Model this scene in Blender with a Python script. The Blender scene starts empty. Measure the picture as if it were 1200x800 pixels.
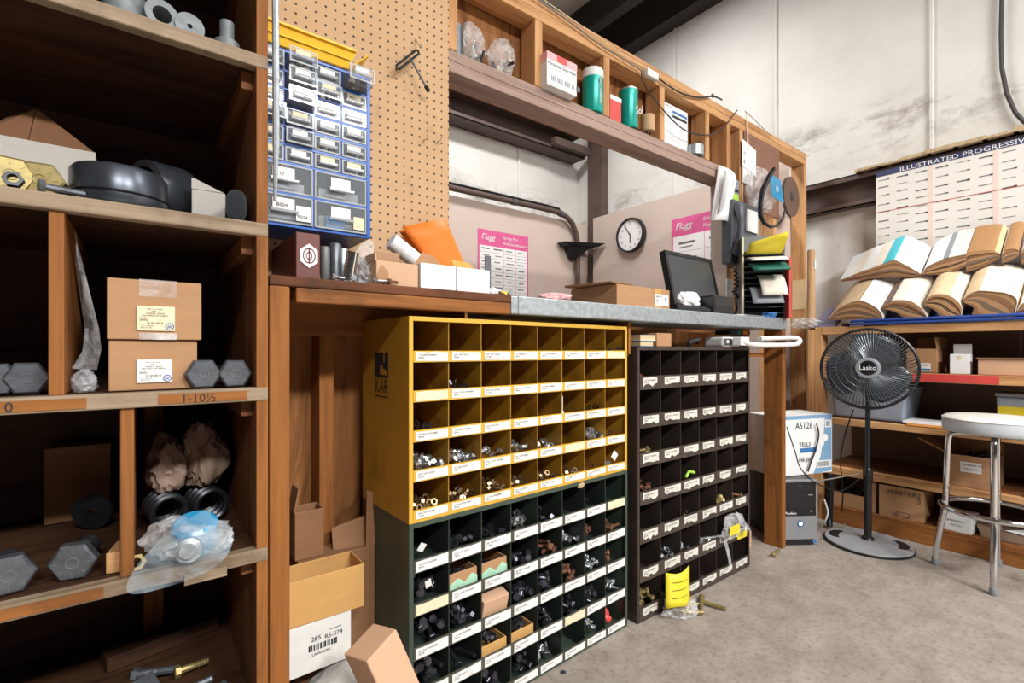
import bpy, bmesh, math, random
from mathutils import Vector, Matrix, Euler
S = bpy.context.scene
COL = S.collection
R = math.radians
PI = math.pi
# ------------------------------------------------------------------ camera frame
F, TH, HZ, CAMZ = 567.0, R(52.7), 410.0, 1.0
CT, ST = math.cos(TH), math.sin(TH)
def ray(px, py):
    u, v = (px - 600) / F, (HZ - py) / F
    return Vector((CT + ST * u, ST - CT * u, v))
def atY(px, py, Y):
    r = ray(px, py); d = Y / r.y
    return Vector((r.x * d, Y, CAMZ + r.z * d))
def atX(px, py, X):
    r = ray(px, py); d = X / r.x
    return Vector((X, r.y * d, CAMZ + r.z * d))
def atZ(px, py, Z):
    r = ray(px, py); d = (Z - CAMZ) / r.z
    return Vector((r.x * d, r.y * d, Z))
def atD(px, py, d):
    r = ray(px, py)
    return Vector((r.x * d, r.y * d, CAMZ + r.z * d))

# ------------------------------------------------------------------ materials
def L(h):
    h = h.lstrip('#'); o = []
    for i in (0, 2, 4):
        c = int(h[i:i + 2], 16) / 255
        o.append(c / 12.92 if c <= .04045 else ((c + .055) / 1.055) ** 2.4)
    return (o[0], o[1], o[2], 1)
def mulc(c, k): return (min(c[0] * k, 1), min(c[1] * k, 1), min(c[2] * k, 1), 1)
MATS = {}
def _new(name):
    m = bpy.data.materials.new(name); m.use_nodes = True
    nt = m.node_tree; b = nt.nodes['Principled BSDF']
    MATS[name] = m
    return m, nt, b
def _noise(nt, scale, detail=4, rough=.55, stretch=None, dist=0, coord='Object'):
    tc = nt.nodes.new('ShaderNodeTexCoord'); n = nt.nodes.new('ShaderNodeTexNoise')
    n.inputs['Scale'].default_value = scale; n.inputs['Detail'].default_value = detail
    n.inputs['Roughness'].default_value = rough; n.inputs['Distortion'].default_value = dist
    if stretch:
        mp = nt.nodes.new('ShaderNodeMapping'); mp.inputs['Scale'].default_value = stretch
        nt.links.new(tc.outputs[coord], mp.inputs['Vector']); nt.links.new(mp.outputs['Vector'], n.inputs['Vector'])
    else:
        nt.links.new(tc.outputs[coord], n.inputs['Vector'])
    return n.outputs['Fac']
def _ramp(nt, fac, stops):
    r = nt.nodes.new('ShaderNodeValToRGB'); e = r.color_ramp.elements
    e[0].position, e[0].color = stops[0]; e[1].position, e[1].color = stops[-1]
    for p, c in stops[1:-1]:
        k = e.new(p); k.color = c
    nt.links.new(fac, r.inputs['Fac'])
    return r.outputs['Color']
def _mix(nt, a, b, fac, mode='MIX'):
    m = nt.nodes.new('ShaderNodeMix'); m.data_type = 'RGBA'; m.blend_type = mode
    if isinstance(fac, (int, float)): m.inputs['Factor'].default_value = fac
    else: nt.links.new(fac, m.inputs['Factor'])
    for s, i in ((a, 6), (b, 7)):
        if isinstance(s, tuple): m.inputs[i].default_value = s
        else: nt.links.new(s, m.inputs[i])
    return m.outputs[2]
def _bump(nt, b, fac, strength, dist=.004):
    n = nt.nodes.new('ShaderNodeBump'); n.inputs['Strength'].default_value = strength; n.inputs['Distance'].default_value = dist
    nt.links.new(fac, n.inputs['Height']); nt.links.new(n.outputs['Normal'], b.inputs['Normal'])
def mat(name, col, rough=.6, metal=0, var=.12, scale=14, stretch=None, dirt=0, dirtcol='2a2420', dscale=5, dpos=.56, bump=0, alpha=1, spec=.5, emit=0):
    m, nt, b = _new(name); c = L(col)
    col_out = _ramp(nt, _noise(nt, scale, stretch=stretch), [(.3, mulc(c, 1 - var)), (.7, mulc(c, 1 + var))])
    if dirt:
        f = _noise(nt, dscale, 7, .68)
        g = _ramp(nt, f, [(dpos, (0, 0, 0, 1)), (min(dpos + .16, 1), (dirt, dirt, dirt, 1))])
        col_out = _mix(nt, col_out, L(dirtcol), g)
    nt.links.new(col_out, b.inputs['Base Color'])
    b.inputs['Roughness'].default_value = rough; b.inputs['Metallic'].default_value = metal
    b.inputs['Specular IOR Level'].default_value = spec
    if alpha < 1: b.inputs['Alpha'].default_value = alpha
    if bump: _bump(nt, b, _noise(nt, scale * 2.2, 5), bump)
    if emit:
        b.inputs['Emission Color'].default_value = c; b.inputs['Emission Strength'].default_value = emit
    return m
def wood(name, c1, c2, axis, across=26, along=1.6, dirt=.35, rough=.7, dirtcol='3a2a1e', knots=True, dpos=.58, swirl=.6):
    m, nt, b = _new(name)
    st = [across] * 3; st['xyz'.index(axis)] = along
    f = _noise(nt, 1, 6, .6, tuple(st), swirl)
    c = _ramp(nt, f, [(.28, L(c2)), (.5, L(c1)), (.75, mulc(L(c1), 1.18))])
    st2 = [across * 5] * 3; st2['xyz'.index(axis)] = along * 3
    g = _ramp(nt, _noise(nt, 1, 3, .6, tuple(st2)), [(.35, (.72, .68, .62, 1)), (.6, (1, 1, 1, 1))])
    c = _mix(nt, c, g, .6, 'MULTIPLY')
    if dirt:
        d = _ramp(nt, _noise(nt, 4.2, 8, .7), [(dpos, (0, 0, 0, 1)), (dpos + .2, (dirt, dirt, dirt, 1))])
        c = _mix(nt, c, L(dirtcol), d)
    if knots:
        tc = nt.nodes.new('ShaderNodeTexCoord'); mp = nt.nodes.new('ShaderNodeMapping')
        s3 = [7] * 3; s3['xyz'.index(axis)] = 3.5; mp.inputs['Scale'].default_value = s3
        vo = nt.nodes.new('ShaderNodeTexVoronoi'); vo.inputs['Scale'].default_value = 1
        nt.links.new(tc.outputs['Object'], mp.inputs['Vector']); nt.links.new(mp.outputs['Vector'], vo.inputs['Vector'])
        k = _ramp(nt, vo.outputs['Distance'], [(.035, (.85, .85, .85, 1)), (.10, (0, 0, 0, 1))])
        c = _mix(nt, c, mulc(L(c2), .45), k)
    nt.links.new(c, b.inputs['Base Color']); b.inputs['Roughness'].default_value = rough
    b.inputs['Specular IOR Level'].default_value = .3
    _bump(nt, b, f, .25, .003)
    return m
def clear(name, tint='ffffff', a=.28, rough=.12):
    """thin clear plastic film: mostly see-through, with glossy creases"""
    m, nt, b = _new(name)
    f = _noise(nt, 22, 5, .6, None, .8)
    c = _ramp(nt, f, [(.3, mulc(L(tint), .75)), (.7, L(tint))]); nt.links.new(c, b.inputs['Base Color'])
    al = _ramp(nt, f, [(.35, (a * .5,) * 3 + (1,)), (.7, (min(a * 1.9, .95),) * 3 + (1,))])
    nt.links.new(al, b.inputs['Alpha']); b.inputs['Roughness'].default_value = rough
    _bump(nt, b, f, .6, .01)
    return m

for ax in 'xyz':
    wood('pine_' + ax, 'd0a06f', 'a86f42', ax, dirt=.5)
    wood('oldpine_' + ax, '97602f', '623819', ax, dirt=.6, dirtcol='2a1a10', dpos=.54)
    wood('shelfwood_' + ax, '7d4e2b', '432615', ax, dirt=.6, dirtcol='1e140d')
    wood('worn_' + ax, '9e8b75', '6f5a44', ax, dirt=.65, dirtcol='51402f', knots=False, dpos=.5)
wood('plywood', '9c683a', '5a3518', 'z', across=9, along=2.2, dirt=.5, swirl=2.6)
wood('darkply', '462c1b', '26160d', 'x', across=9, along=2.0, dirt=.5, swirl=2.6)
wood('benchtop', '6f4228', '3e2415', 'x', dirt=.7, dirtcol='1f1611', dpos=.48)
wood('brownpaint', 'ac9286', '937a6e', 'x', dirt=.3, knots=False)
wood('dowel', 'cba57c', 'a57d54', 'z', knots=False, dirt=.2)
mat('tanboard', 'd5c3b8', .75, var=.04, scale=3, dirt=.12, dirtcol='8a6a58', dscale=3)
mat('hardboard', '7d6552', .7, var=.12, scale=2, dirt=.4)
mat('brownpeg', '87604c', .7, var=.1)
mat('steelpaint', '5d4c45', .55, var=.15, scale=4, dirt=.4, dirtcol='2b211d')
mat('steeldark', '2a211f', .6, var=.2, scale=4)
mat('insul_roof', 'b7b0a4', .8, var=.1, scale=1.2)
mat('galv', 'aab2b6', .42, .55, var=.22, scale=60, dirt=.5, dirtcol='57585a', dscale=12)
mat('zincdull', '7a8083', .6, .2, var=.25, scale=60, dirt=.5, dirtcol='4a4c4e', dscale=14)
mat('gunmetal', '666a70', .42, .6, var=.3, scale=30, dirt=.4)
mat('castblack', '2a2d32', .32, .5, var=.25, scale=20)
mat('zinc', 'd5dade', .28, .95, var=.15, scale=40)
mat('bronze', '9b8466', .33, .9, var=.3, scale=60, dirt=.5, dirtcol='2b2018', dscale=40)
mat('brass', 'a0905f', .45, .6, var=.25, scale=50, dirt=.55, dirtcol='6b4526', dscale=30)
mat('blackox', '56555d', .32, .85, var=.35, scale=60)
mat('rust', '7a5340', .6, .5, var=.3, scale=60)
mat('chrome', 'd4d4d6', .12, 1, var=.05, scale=20, dirt=.25, dirtcol='6a665e', dscale=14)
mat('kraft', 'b08660', .8, var=.07, scale=8, dirt=.25, dirtcol='8a6040', stretch=(1, 1, 7))
mat('kraftdark', '8f6746', .8, var=.1, scale=8, dirt=.3, dirtcol='6d4a2f', stretch=(1, 1, 7))  # darker kraft; on cartons under the bench it stands in for shade
mat('kraftlight', 'd0a888', .8, var=.05, scale=8)
mat('kraftgold', 'c89a5c', .8, var=.05, scale=8, stretch=(1, 1, 7))
mat('papercrumple', '9c8474', .85, var=.12, scale=14, bump=.5)
mat('white', 'eceeee', .6, var=.04, scale=10)
mat('whitedirty', 'dcdcd8', .65, var=.05, scale=9, dirt=.3, dirtcol='8d8a84', dscale=14)
mat('cartonbrown_shade', '7a5438', .85, var=.1, scale=8)  # flap brown with the shade deep in the shelf put into its colour
mat('cartongrey', 'bdb7b0', .75, var=.06, scale=9, dirt=.3, dirtcol='7d7770', dscale=12)
mat('labelwhite', 'e9e9e6', .55, var=.05, scale=18, dirt=.4, dirtcol='8f8f8c', dscale=30)
mat('labelaged', 'dcd9d0', .65, var=.08, scale=18, dirt=.5, dirtcol='5d5348', dscale=40, dpos=.54)
mat('labelcream', 'e4d9b8', .6, var=.06, scale=18, dirt=.3, dscale=30)
mat('ink', '23252b', .6, var=.1)
mat('inkblue', '3a63a0', .6, var=.1)
mat('inkred', 'c8342f', .5)
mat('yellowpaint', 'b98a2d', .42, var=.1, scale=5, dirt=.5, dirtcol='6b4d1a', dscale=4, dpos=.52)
mat('yellowcell_shade', 'a67a22', .5, var=.15, scale=9, dirt=.6, dirtcol='4a3413', dscale=8, dpos=.48)  # yellow paint with grime, darkened to hold the shade inside the compartments
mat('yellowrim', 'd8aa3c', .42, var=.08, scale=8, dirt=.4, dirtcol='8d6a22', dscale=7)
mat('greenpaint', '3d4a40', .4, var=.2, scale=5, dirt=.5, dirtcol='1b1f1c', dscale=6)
mat('greencell_shade', '2b342e', .5, var=.2, scale=5, dirt=.5, dirtcol='151815', dscale=6)  # the bin's green again, darkened with the shade of the compartment interiors
mat('capsteel', '474c54', .3, .6, var=.3, scale=14, dirt=.3, dirtcol='1c1e21', dscale=9)
mat('greenrail', '4d4d42', .5, var=.25, scale=14, dirt=.5, dirtcol='2a221c', dscale=9)
mat('brownbin', '3c312c', .55, var=.25, scale=10, dirt=.5, dirtcol='1d1613', dscale=8)
mat('brownrail', '463c35', .6, var=.3, scale=18, dirt=.6, dirtcol='2c211b', dscale=12, dpos=.48)
mat('blueplastic', '1f5cb4', .35, var=.08)
mat('bluesteel', '2d4f9e', .35, .1, var=.12, dirt=.2)
mat('yellowplastic', 'f0bd22', .4, var=.05)
mat('orange', 'f07a1e', .6, var=.06)
mat('orangepaper', 'f2a24e', .6, var=.05)
mat('maroon', '6b3a34', .5, var=.08)
mat('pinkprint', 'e0619a', .55, var=.05)
mat('pinkpaper', 'f1b7b9', .7, var=.1, scale=40)
mat('paper', 'f4f4f4', .7, var=.03)
mat('manila', 'e2c79c', .7, var=.06)
mat('teal', '16a394', .3, .25, var=.06)
mat('red', 'd44a46', .5, var=.08)
mat('blackplastic', '1c1d20', .35, var=.15)
mat('blackgloss', '17191c', .22, var=.1)
mat('greyplastic', '8c9299', .45, var=.06)
mat('silverplastic', '9a9da2', .35, .4, var=.06)
mat('tote', '9aa4b4', .5, var=.08)
mat('screen', '3b3e42', .25, var=.2, scale=3)
mat('blueglow', 'b9d4ff', .3, emit=2.0)
mat('blueprint', '7fa6c9', .6, var=.05)
mat('bluedark', '3d78b4', .6, var=.05)
mat('vinyl', 'e6e4dd', .4, var=.05, scale=6, dirt=.4, dirtcol='9a958a', dscale=7)
mat('vinylband', 'c4cbcf', .4, var=.05, scale=6, dirt=.3, dirtcol='8a9095')
mat('cord', '8a8178', .6)
mat('corddark', '35312f', .6)
mat('stone', '6d5547', .9, var=.15, scale=80)
mat('cork', 'c8a27c', .8, var=.1, scale=30)
mat('fanbase', '9a9b9e', .6, var=.1, scale=20, dirt=.3)
mat('bladeplastic', '39424b', .22, var=.05)
mat('phonegrey', '555a61', .4)
mat('wiregrey', '6a6e73', .3, .5)
mat('greenfile', '1c6a55', .5)
mat('yellowcard', 'e8d431', .5, var=.06)
mat('limegreen', 'a9d64a', .5)
mat('steelgrey', '6d7272', .5, .3, var=.2, dirt=.3)
mat('pages', 'b28a5f', .85, var=.18, scale=6, stretch=(1, 6, 60))
mat('pagesdark', '8c6748', .85, var=.2, scale=6, stretch=(1, 6, 60))
mat('pageslight', 'd8bb92', .8, var=.12, scale=10, stretch=(30, 30, 2))
mat('covertan', 'd9c09a', .7, var=.12, scale=9)
mat('covercream', 'ece3d3', .7, var=.06, scale=9)
mat('coverteal', '45bccb', .5, var=.05)
mat('coverbrown', 'a97e52', .7, var=.12, scale=12, stretch=(1, 40, 1))
mat('covernavy', '6f6a80', .6)
mat('posterpaper', 'ece9e2', .6, var=.03, scale=3)
mat('posterpink', 'f0d9cc', .6, var=.03)
mat('navyink', '3c4068', .6)
mat('fibre', 'c2ab86', .95, var=.25, scale=40, bump=.8)
mat('bluefilm', '2f8fbe', .25, var=.15)
clear('film', 'ffffff', .24, .08); clear('filmdense', 'f2f5f8', .33); clear('filmblue', 'd4ecfa', .15, .08); mat('drawerplastic', 'cfd6da', .08, var=.05, scale=30, alpha=.14); mat('drawerframe', 'd9dfe2', .1, var=.05, scale=30, alpha=.5)

def floor_mat():
    m, nt, b = _new('concrete')
    f1 = _noise(nt, 1.3, 8, .62); f2 = _noise(nt, 9, 8, .7); f3 = _noise(nt, 60, 3, .6)
    c = _ramp(nt, f1, [(.3, L('92887e')), (.5, L('a1978d')), (.72, L('aea59b'))])
    c = _mix(nt, c, _ramp(nt, f2, [(.35, L('8a8077')), (.62, L('ffffff'))]), .38, 'MULTIPLY')
    c = _mix(nt, c, _ramp(nt, f3, [(.3, L('b0aaa2')), (.5, L('ffffff'))]), .5, 'MULTIPLY')
    st = _ramp(nt, _noise(nt, 2.6, 9, .75, None, .5), [(.6, (0, 0, 0, 1)), (.74, (.5, .5, .5, 1))])
    c = _mix(nt, c, L('6b6058'), st)
    nt.links.new(c, b.inputs['Base Color']); b.inputs['Roughness'].default_value = .72
    _bump(nt, b, f2, .2, .004)
floor_mat()
def insul_mat():
    m, nt, b = _new('insulation')
    f1 = _noise(nt, 1.6, 6, .6); f2 = _noise(nt, 1, 7, .65, (3, 3, 1.2))
    c = _ramp(nt, f1, [(.3, L('dcd9d3')), (.7, L('efeeea'))])
    c = _mix(nt, c, L('8e8073'), _ramp(nt, f2, [(.63, (0, 0, 0, 1)), (.78, (.55, .55, .55, 1))]))
    tc = nt.nodes.new('ShaderNodeTexCoord'); sp = nt.nodes.new('ShaderNodeSeparateXYZ'); nt.links.new(tc.outputs['Object'], sp.inputs[0])
    mr = nt.nodes.new('ShaderNodeMapRange'); mr.inputs['From Min'].default_value = 2.1; mr.inputs['From Max'].default_value = 2.75; nt.links.new(sp.outputs['Z'], mr.inputs['Value'])
    band = _ramp(nt, mr.outputs[0], [(.12, (0, 0, 0, 1)), (.40, (1, 1, 1, 1)), (.62, (1, 1, 1, 1)), (.85, (0, 0, 0, 1))])
    spots = _ramp(nt, _noise(nt, 1, 9, .72, (2.2, 2.2, 4.5), .3), [(.50, (0, 0, 0, 1)), (.70, (.9, .9, .9, 1))])
    c = _mix(nt, c, L('7d7064'), _mix(nt, band, spots, 1.0, 'MULTIPLY'))
    nt.links.new(c, b.inputs['Base Color']); b.inputs['Roughness'].default_value = .55
    _bump(nt, b, f1, .35, .03)
insul_mat()
def peg_mat():
    """tempered hardboard with a 1 in. grid of drilled holes"""
    m, nt, b = _new('pegboard')
    tc = nt.nodes.new('ShaderNodeTexCoord'); sp = nt.nodes.new('ShaderNodeSeparateXYZ'); nt.links.new(tc.outputs['Object'], sp.inputs[0])
    def cell(o):
        a = nt.nodes.new('ShaderNodeMath'); a.operation = 'MULTIPLY'; a.inputs[1].default_value = 1 / .0262; nt.links.new(o, a.inputs[0])
        f = nt.nodes.new('ShaderNodeMath'); f.operation = 'FRACT'; nt.links.new(a.outputs[0], f.inputs[0])
        s = nt.nodes.new('ShaderNodeMath'); s.operation = 'SUBTRACT'; s.inputs[1].default_value = .5; nt.links.new(f.outputs[0], s.inputs[0])
        p = nt.nodes.new('ShaderNodeMath'); p.operation = 'POWER'; p.inputs[1].default_value = 2; nt.links.new(s.outputs[0], p.inputs[0])
        return p.outputs[0]
    ad = nt.nodes.new('ShaderNodeMath'); ad.operation = 'ADD'; nt.links.new(cell(sp.outputs['X']), ad.inputs[0]); nt.links.new(cell(sp.outputs['Z']), ad.inputs[1])
    lt = nt.nodes.new('ShaderNodeMath'); lt.operation = 'LESS_THAN'; lt.inputs[1].default_value = .018; nt.links.new(ad.outputs[0], lt.inputs[0])
    base = _ramp(nt, _noise(nt, 3, 7, .65), [(.3, L('bd9568')), (.7, L('cca67a'))])
    base = _mix(nt, base, L('7d5a3a'), _ramp(nt, _noise(nt, 5, 8, .7), [(.58, (0, 0, 0, 1)), (.74, (.65, .65, .65, 1))]))
    c = _mix(nt, base, L('2e1e12'), lt.outputs[0])
    nt.links.new(c, b.inputs['Base Color']); b.inputs['Roughness'].default_value = .6
peg_mat()

# ------------------------------------------------------------------ mesh builder
class MB:
    def __init__(s): s.v, s.f, s.m, s.s = [], [], [], []
    def add(s, vs, fs, m=0, smooth=False, M=None):
        k = len(s.v)
        s.v += [tuple(M @ Vector(p)) if M is not None else tuple(p) for p in vs]
        s.f += [[k + i for i in f] for f in fs]; s.m += [m] * len(fs); s.s += [smooth] * len(fs)
        return s
    def box(s, x0, x1, y0, y1, z0, z1, m=0, M=None):
        v = [(x, y, z) for z in (z0, z1) for y in (y0, y1) for x in (x0, x1)]
        return s.add(v, [(0, 2, 3, 1), (4, 5, 7, 6), (0, 1, 5, 4), (2, 6, 7, 3), (0, 4, 6, 2), (1, 3, 7, 5)], m, False, M)
    def hexa(s, a, b, m=0):
        """eight corners: lower ring a (4, ccw from above), upper ring b"""
        return s.add(list(a) + list(b), [(3, 2, 1, 0), (4, 5, 6, 7), (0, 1, 5, 4), (1, 2, 6, 5), (2, 3, 7, 6), (3, 0, 4, 7)], m)
    def lathe(s, prof, n=20, m=0, M=None, smooth=True, caps=True):
        vs, fs = [], []
        for r, z in prof:
            for i in range(n):
                a = 2 * PI * i / n; vs.append((r * math.cos(a), r * math.sin(a), z))
        for j in range(len(prof) - 1):
            for i in range(n):
                k = (i + 1) % n; fs.append((j * n + i, j * n + k, j * n + n + k, j * n + n + i))
        s.add(vs, fs, m, smooth, M)
        if caps and tuple(prof[0]) != tuple(prof[-1]):
            if prof[0][0] > 1e-5: s.add(vs[:n], [tuple(range(n - 1, -1, -1))], m, False, M)
            if prof[-1][0] > 1e-5: s.add(vs[-n:], [tuple(range(n))], m, False, M)
        return s
    def cyl(s, p0, p1, r, r1=None, n=14, m=0, smooth=True):
        p0, p1 = Vector(p0), Vector(p1); d = p1 - p0
        M = Matrix.Translation(p0) @ d.to_track_quat('Z', 'Y').to_matrix().to_4x4()
        return s.lathe([(r, 0), (r if r1 is None else r1, d.length)], n, m, M, smooth)
    def tube(s, pts, r, n=8, m=0, closed=False):
        P = [Vector(p) for p in pts]; vs, fs = [], []; N = len(P); up = None
        for i, p in enumerate(P):
            t = (P[(i + 1) % N] - P[i - 1]) if closed else (P[min(i + 1, N - 1)] - P[max(i - 1, 0)])
            t.normalize()
            if up is None: up = Vector((0, 0, 1)) if abs(t.z) < .9 else Vector((1, 0, 0))
            a = t.cross(up).normalized(); up = a.cross(t).normalized()
            rr = r[i] if isinstance(r, (list, tuple)) else r
            for k in range(n):
                g = 2 * PI * k / n; vs.append(p + (a * math.cos(g) + up * math.sin(g)) * rr)
        for i in range(N if closed else N - 1):
            j = (i + 1) % N
            for k in range(n):
                q = (k + 1) % n; fs.append((i * n + k, i * n + q, j * n + q, j * n + k))
        if not closed: fs += [tuple(range(n - 1, -1, -1)), tuple((N - 1) * n + k for k in range(n))]
        return s.add(vs, fs, m, True)
    def prism(s, poly, z0, z1, m=0, M=None, smooth=False):
        n = len(poly); v = [(x, y, z0) for x, y in poly] + [(x, y, z1) for x, y in poly]
        s.add(v, [tuple(range(n - 1, -1, -1)), tuple(range(n, 2 * n))], m, False, M)
        return s.add(v, [(i, (i + 1) % n, n + (i + 1) % n, n + i) for i in range(n)], m, smooth, M)
    def grid(s, fn, nu, nv, m=0, smooth=True, M=None):
        vs = [fn(i / nu, j / nv) for j in range(nv + 1) for i in range(nu + 1)]; w = nu + 1
        return s.add(vs, [(j * w + i, j * w + i + 1, (j + 1) * w + i + 1, (j + 1) * w + i) for j in range(nv) for i in range(nu)], m, smooth, M)
    def build(s, name, mats, parent=None, world=False, bevel=0, solid=0, sub=0):
        me = bpy.data.meshes.new(name)
        off = parent_origin(parent) if (world and parent is not None) else Vector((0, 0, 0))
        me.from_pydata([Vector(p) - off for p in s.v], [], s.f)
        if isinstance(mats, str): mats = [mats]
        for k in mats: me.materials.append(MATS[k])
        me.polygons.foreach_set('material_index', s.m); me.polygons.foreach_set('use_smooth', s.s)
        me.update()
        if any(s.s): me.set_sharp_from_angle(angle=R(38))
        o = bpy.data.objects.new(name, me); COL.objects.link(o); o.parent = parent
        if sub:
            k = o.modifiers.new('sub', 'SUBSURF'); k.levels = k.render_levels = sub
        if solid:
            k = o.modifiers.new('solid', 'SOLIDIFY'); k.thickness = solid; k.offset = 0
        if bevel:
            k = o.modifiers.new('bevel', 'BEVEL'); k.width = bevel; k.segments = 2; k.limit_method = 'ANGLE'; k.angle_limit = R(35)
        return o
ORG = {}
def parent_origin(p):
    v = Vector((0, 0, 0))
    while p is not None:
        v = v + p.location; p = p.parent
    return v
def thing(name, label, cat, loc=(0, 0, 0), rz=0, group=None, kind=None, rot=None):
    o = bpy.data.objects.new(name, None); COL.objects.link(o); o.empty_display_size = .05
    o.location = loc; o.rotation_euler = rot if rot else (0, 0, rz)
    return tag(o, label, cat, group, kind)
def tag(o, label, cat, group=None, kind=None):
    o['label'] = label; o['category'] = cat
    if group: o['group'] = group
    if kind: o['kind'] = kind
    return o
def part_label(o, t): o['label'] = t; return o
def recentre(o):
    """move a top-level mesh's origin to the bottom centre of its box"""
    bb = [Vector(c) for c in o.bound_box]
    c = Vector(((min(b.x for b in bb) + max(b.x for b in bb)) / 2, (min(b.y for b in bb) + max(b.y for b in bb)) / 2, min(b.z for b in bb)))
    o.data.transform(Matrix.Translation(-c)); o.location = c
    return o
def copy_tree(o, parent=None):
    c = o.copy(); COL.objects.link(c); c.parent = parent
    for ch in list(o.children): copy_tree(ch, c)
    return c
_TXT = {}
def text(s, size, mname, parent, origin, right, up, name='lettering', align='LEFT', xs=1.0, shear=0.0):
    """flat lettering: a mesh whose baseline starts at ORIGIN (parent space) and runs along RIGHT"""
    key = (s, size, mname, align, xs, shear)
    if key not in _TXT:
        cu = bpy.data.curves.new('t', 'FONT'); cu.body = s; cu.size = size; cu.align_x = align; cu.shear = shear
        cu.resolution_u = 2
        t = bpy.data.objects.new('t', cu); COL.objects.link(t)
        bpy.context.view_layer.update()
        dg = bpy.context.evaluated_depsgraph_get()
        me = bpy.data.meshes.new_from_object(t.evaluated_get(dg)); me.name = name
        bpy.data.objects.remove(t); me.materials.clear(); me.materials.append(MATS[mname])
        if xs != 1: me.transform(Matrix.Diagonal((xs, 1, 1, 1)))
        _TXT[key] = me
    o = bpy.data.objects.new(name, _TXT[key]); COL.objects.link(o); o.parent = parent
    r, u = Vector(right).normalized(), Vector(up).normalized(); n = r.cross(u)
    M = Matrix((r, u, n)).transposed().to_4x4(); M.translation = Vector(origin) + n * .0008
    o.matrix_local = M
    return o
rnd = random.Random(7)
ORD = ['zeroth', 'first', 'second', 'third', 'fourth', 'fifth', 'sixth', 'seventh', 'eighth']

# ------------------------------------------------------------------ reusable shapes
def carton(name, label, cat, w, d, h, loc, rz=0, m='kraft', open_top=False, flaps=(), tape=None, group=None, rot=None, t=.004, inner='kraftdark'):
    """a cardboard box; local x = width, y = depth (front at y=0), z = up. flaps: list of (side, angle)"""
    o = thing(name, label, cat, loc, rz, group, rot=rot)
    b = MB()
    if open_top:
        b.box(0, w, 0, t, 0, h); b.box(0, w, d - t, d, 0, h); b.box(0, t, t, d - t, 0, h); b.box(w - t, w, t, d - t, 0, h); b.box(t, w - t, t, d - t, 0, t)
    else:
        b.box(0, w, 0, d, 0, h)
    b.build('body', m, o, bevel=.002)
    for side, ang, ln in flaps:
        f = MB()
        if side in 'fb':
            y = 0 if side == 'f' else d; sg = -1 if side == 'f' else 1
            M = Matrix.Translation((0, y, h)) @ Matrix.Rotation(R(ang) * -sg, 4, 'X')
            f.box(.002, w - .002, -t / 2, t / 2, 0, ln, 0, M)
        else:
            x = 0 if side == 'l' else w; sg = -1 if side == 'l' else 1
            M = Matrix.Translation((x, 0, h)) @ Matrix.Rotation(R(ang) * sg, 4, 'Y')
            f.box(-t / 2, t / 2, .002, d - .002, 0, ln, 0, M)
        f.build('flap', m, o)
    if tape:
        x0, x1 = tape; z1 = h * .28
        k = MB(); k.add([(x0, -.0014, h - z1), (x1, -.0014, h - z1), (x1, -.0014, h + .0009), (x0, -.0014, h + .0009), (x1, d, h + .0009), (x0, d, h + .0009)], [(0, 1, 2, 3), (3, 2, 4, 5)])
        k.build('packing_tape', 'film', o); MB().box(x0, x1, -.0014, -.0006, 0, z1 * .4).build('packing_tape', 'film', o)
    return o
def sticker(parent, x0, x1, z0, z1, m='labelwhite', lines=(), size=.008, y=-.001, name='label', M=None, ink='ink'):
    b = MB(); b.box(x0, x1, y, y + .0008, z0, z1); o = b.build(name, m, parent)
    for i, (tx, s, dx, dz) in enumerate(lines):
        text(tx, s, ink, o, (x0 + dx, y, z1 - dz), (1, 0, 0), (0, 0, 1), 'label_text')
    return o
def hexpoly(r, a0=0): return [(r * math.cos(a0 + i * PI / 3), r * math.sin(a0 + i * PI / 3)) for i in range(6)]
def bolt_mesh(name, m, r, hh, sr, sl, thread=True):
    """hex bolt along +Z: head at z in [0,hh], shank upwards; origin at centre"""
    b = MB(); zc = -(hh + sl) / 2
    T = Matrix.Translation((0, 0, zc))
    b.prism(hexpoly(r), hh * .18, hh, 0, T)
    b.add([(x * .9, y * .9, 0) for x, y in hexpoly(r)] + [(x, y, hh * .18) for x, y in hexpoly(r)], [(5, 4, 3, 2, 1, 0)] + [(i, (i + 1) % 6, 6 + (i + 1) % 6, 6 + i) for i in range(6)], 0, False, T)
    pr = [(sr, hh), (sr, hh + sl * .45)]
    if thread:
        k = 5; z = hh + sl * .45; st = sl * .5 / (2 * k)
        for i in range(k): pr += [(sr * .86, z + st), (sr, z + 2 * st)]; z += 2 * st
    pr += [(sr * .8, hh + sl)]
    b.lathe(pr, 9, 0, T)
    me = bpy.data.meshes.new(name); me.from_pydata(b.v, [], b.f); me.materials.append(MATS[m])
    me.polygons.foreach_set('use_smooth', b.s); me.update(); me.set_sharp_from_angle(angle=R(38))
    return me
def nut_mesh(name, m, r, h, hole=.55, n=6):
    b = MB(); k = 12; hr = r * hole
    outer = []
    for i in range(k):
        a = 2 * PI * i / k; q = (a % (2 * PI / n)) - PI / n
        rr = r * math.cos(PI / n) / math.cos(q); outer.append((rr * math.cos(a), rr * math.sin(a)))
    inner = [(hr * math.cos(2 * PI * i / k), hr * math.sin(2 * PI * i / k)) for i in range(k)]
    v = [(x, y, z) for z in (-h / 2, h / 2) for x, y in outer] + [(x, y, z) for z in (-h / 2, h / 2) for x, y in inner]
    f = []
    for i in range(k):
        j = (i + 1) % k
        f += [(i, j, k + j, k + i), (2 * k + j, 2 * k + i, 3 * k + i, 3 * k + j), (k + i, k + j, 3 * k + j, 3 * k + i), (j, i, 2 * k + i, 2 * k + j)]
    me = bpy.data.meshes.new(name); me.from_pydata(v, [], f); me.materials.append(MATS[m]); me.update()
    return me
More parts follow.
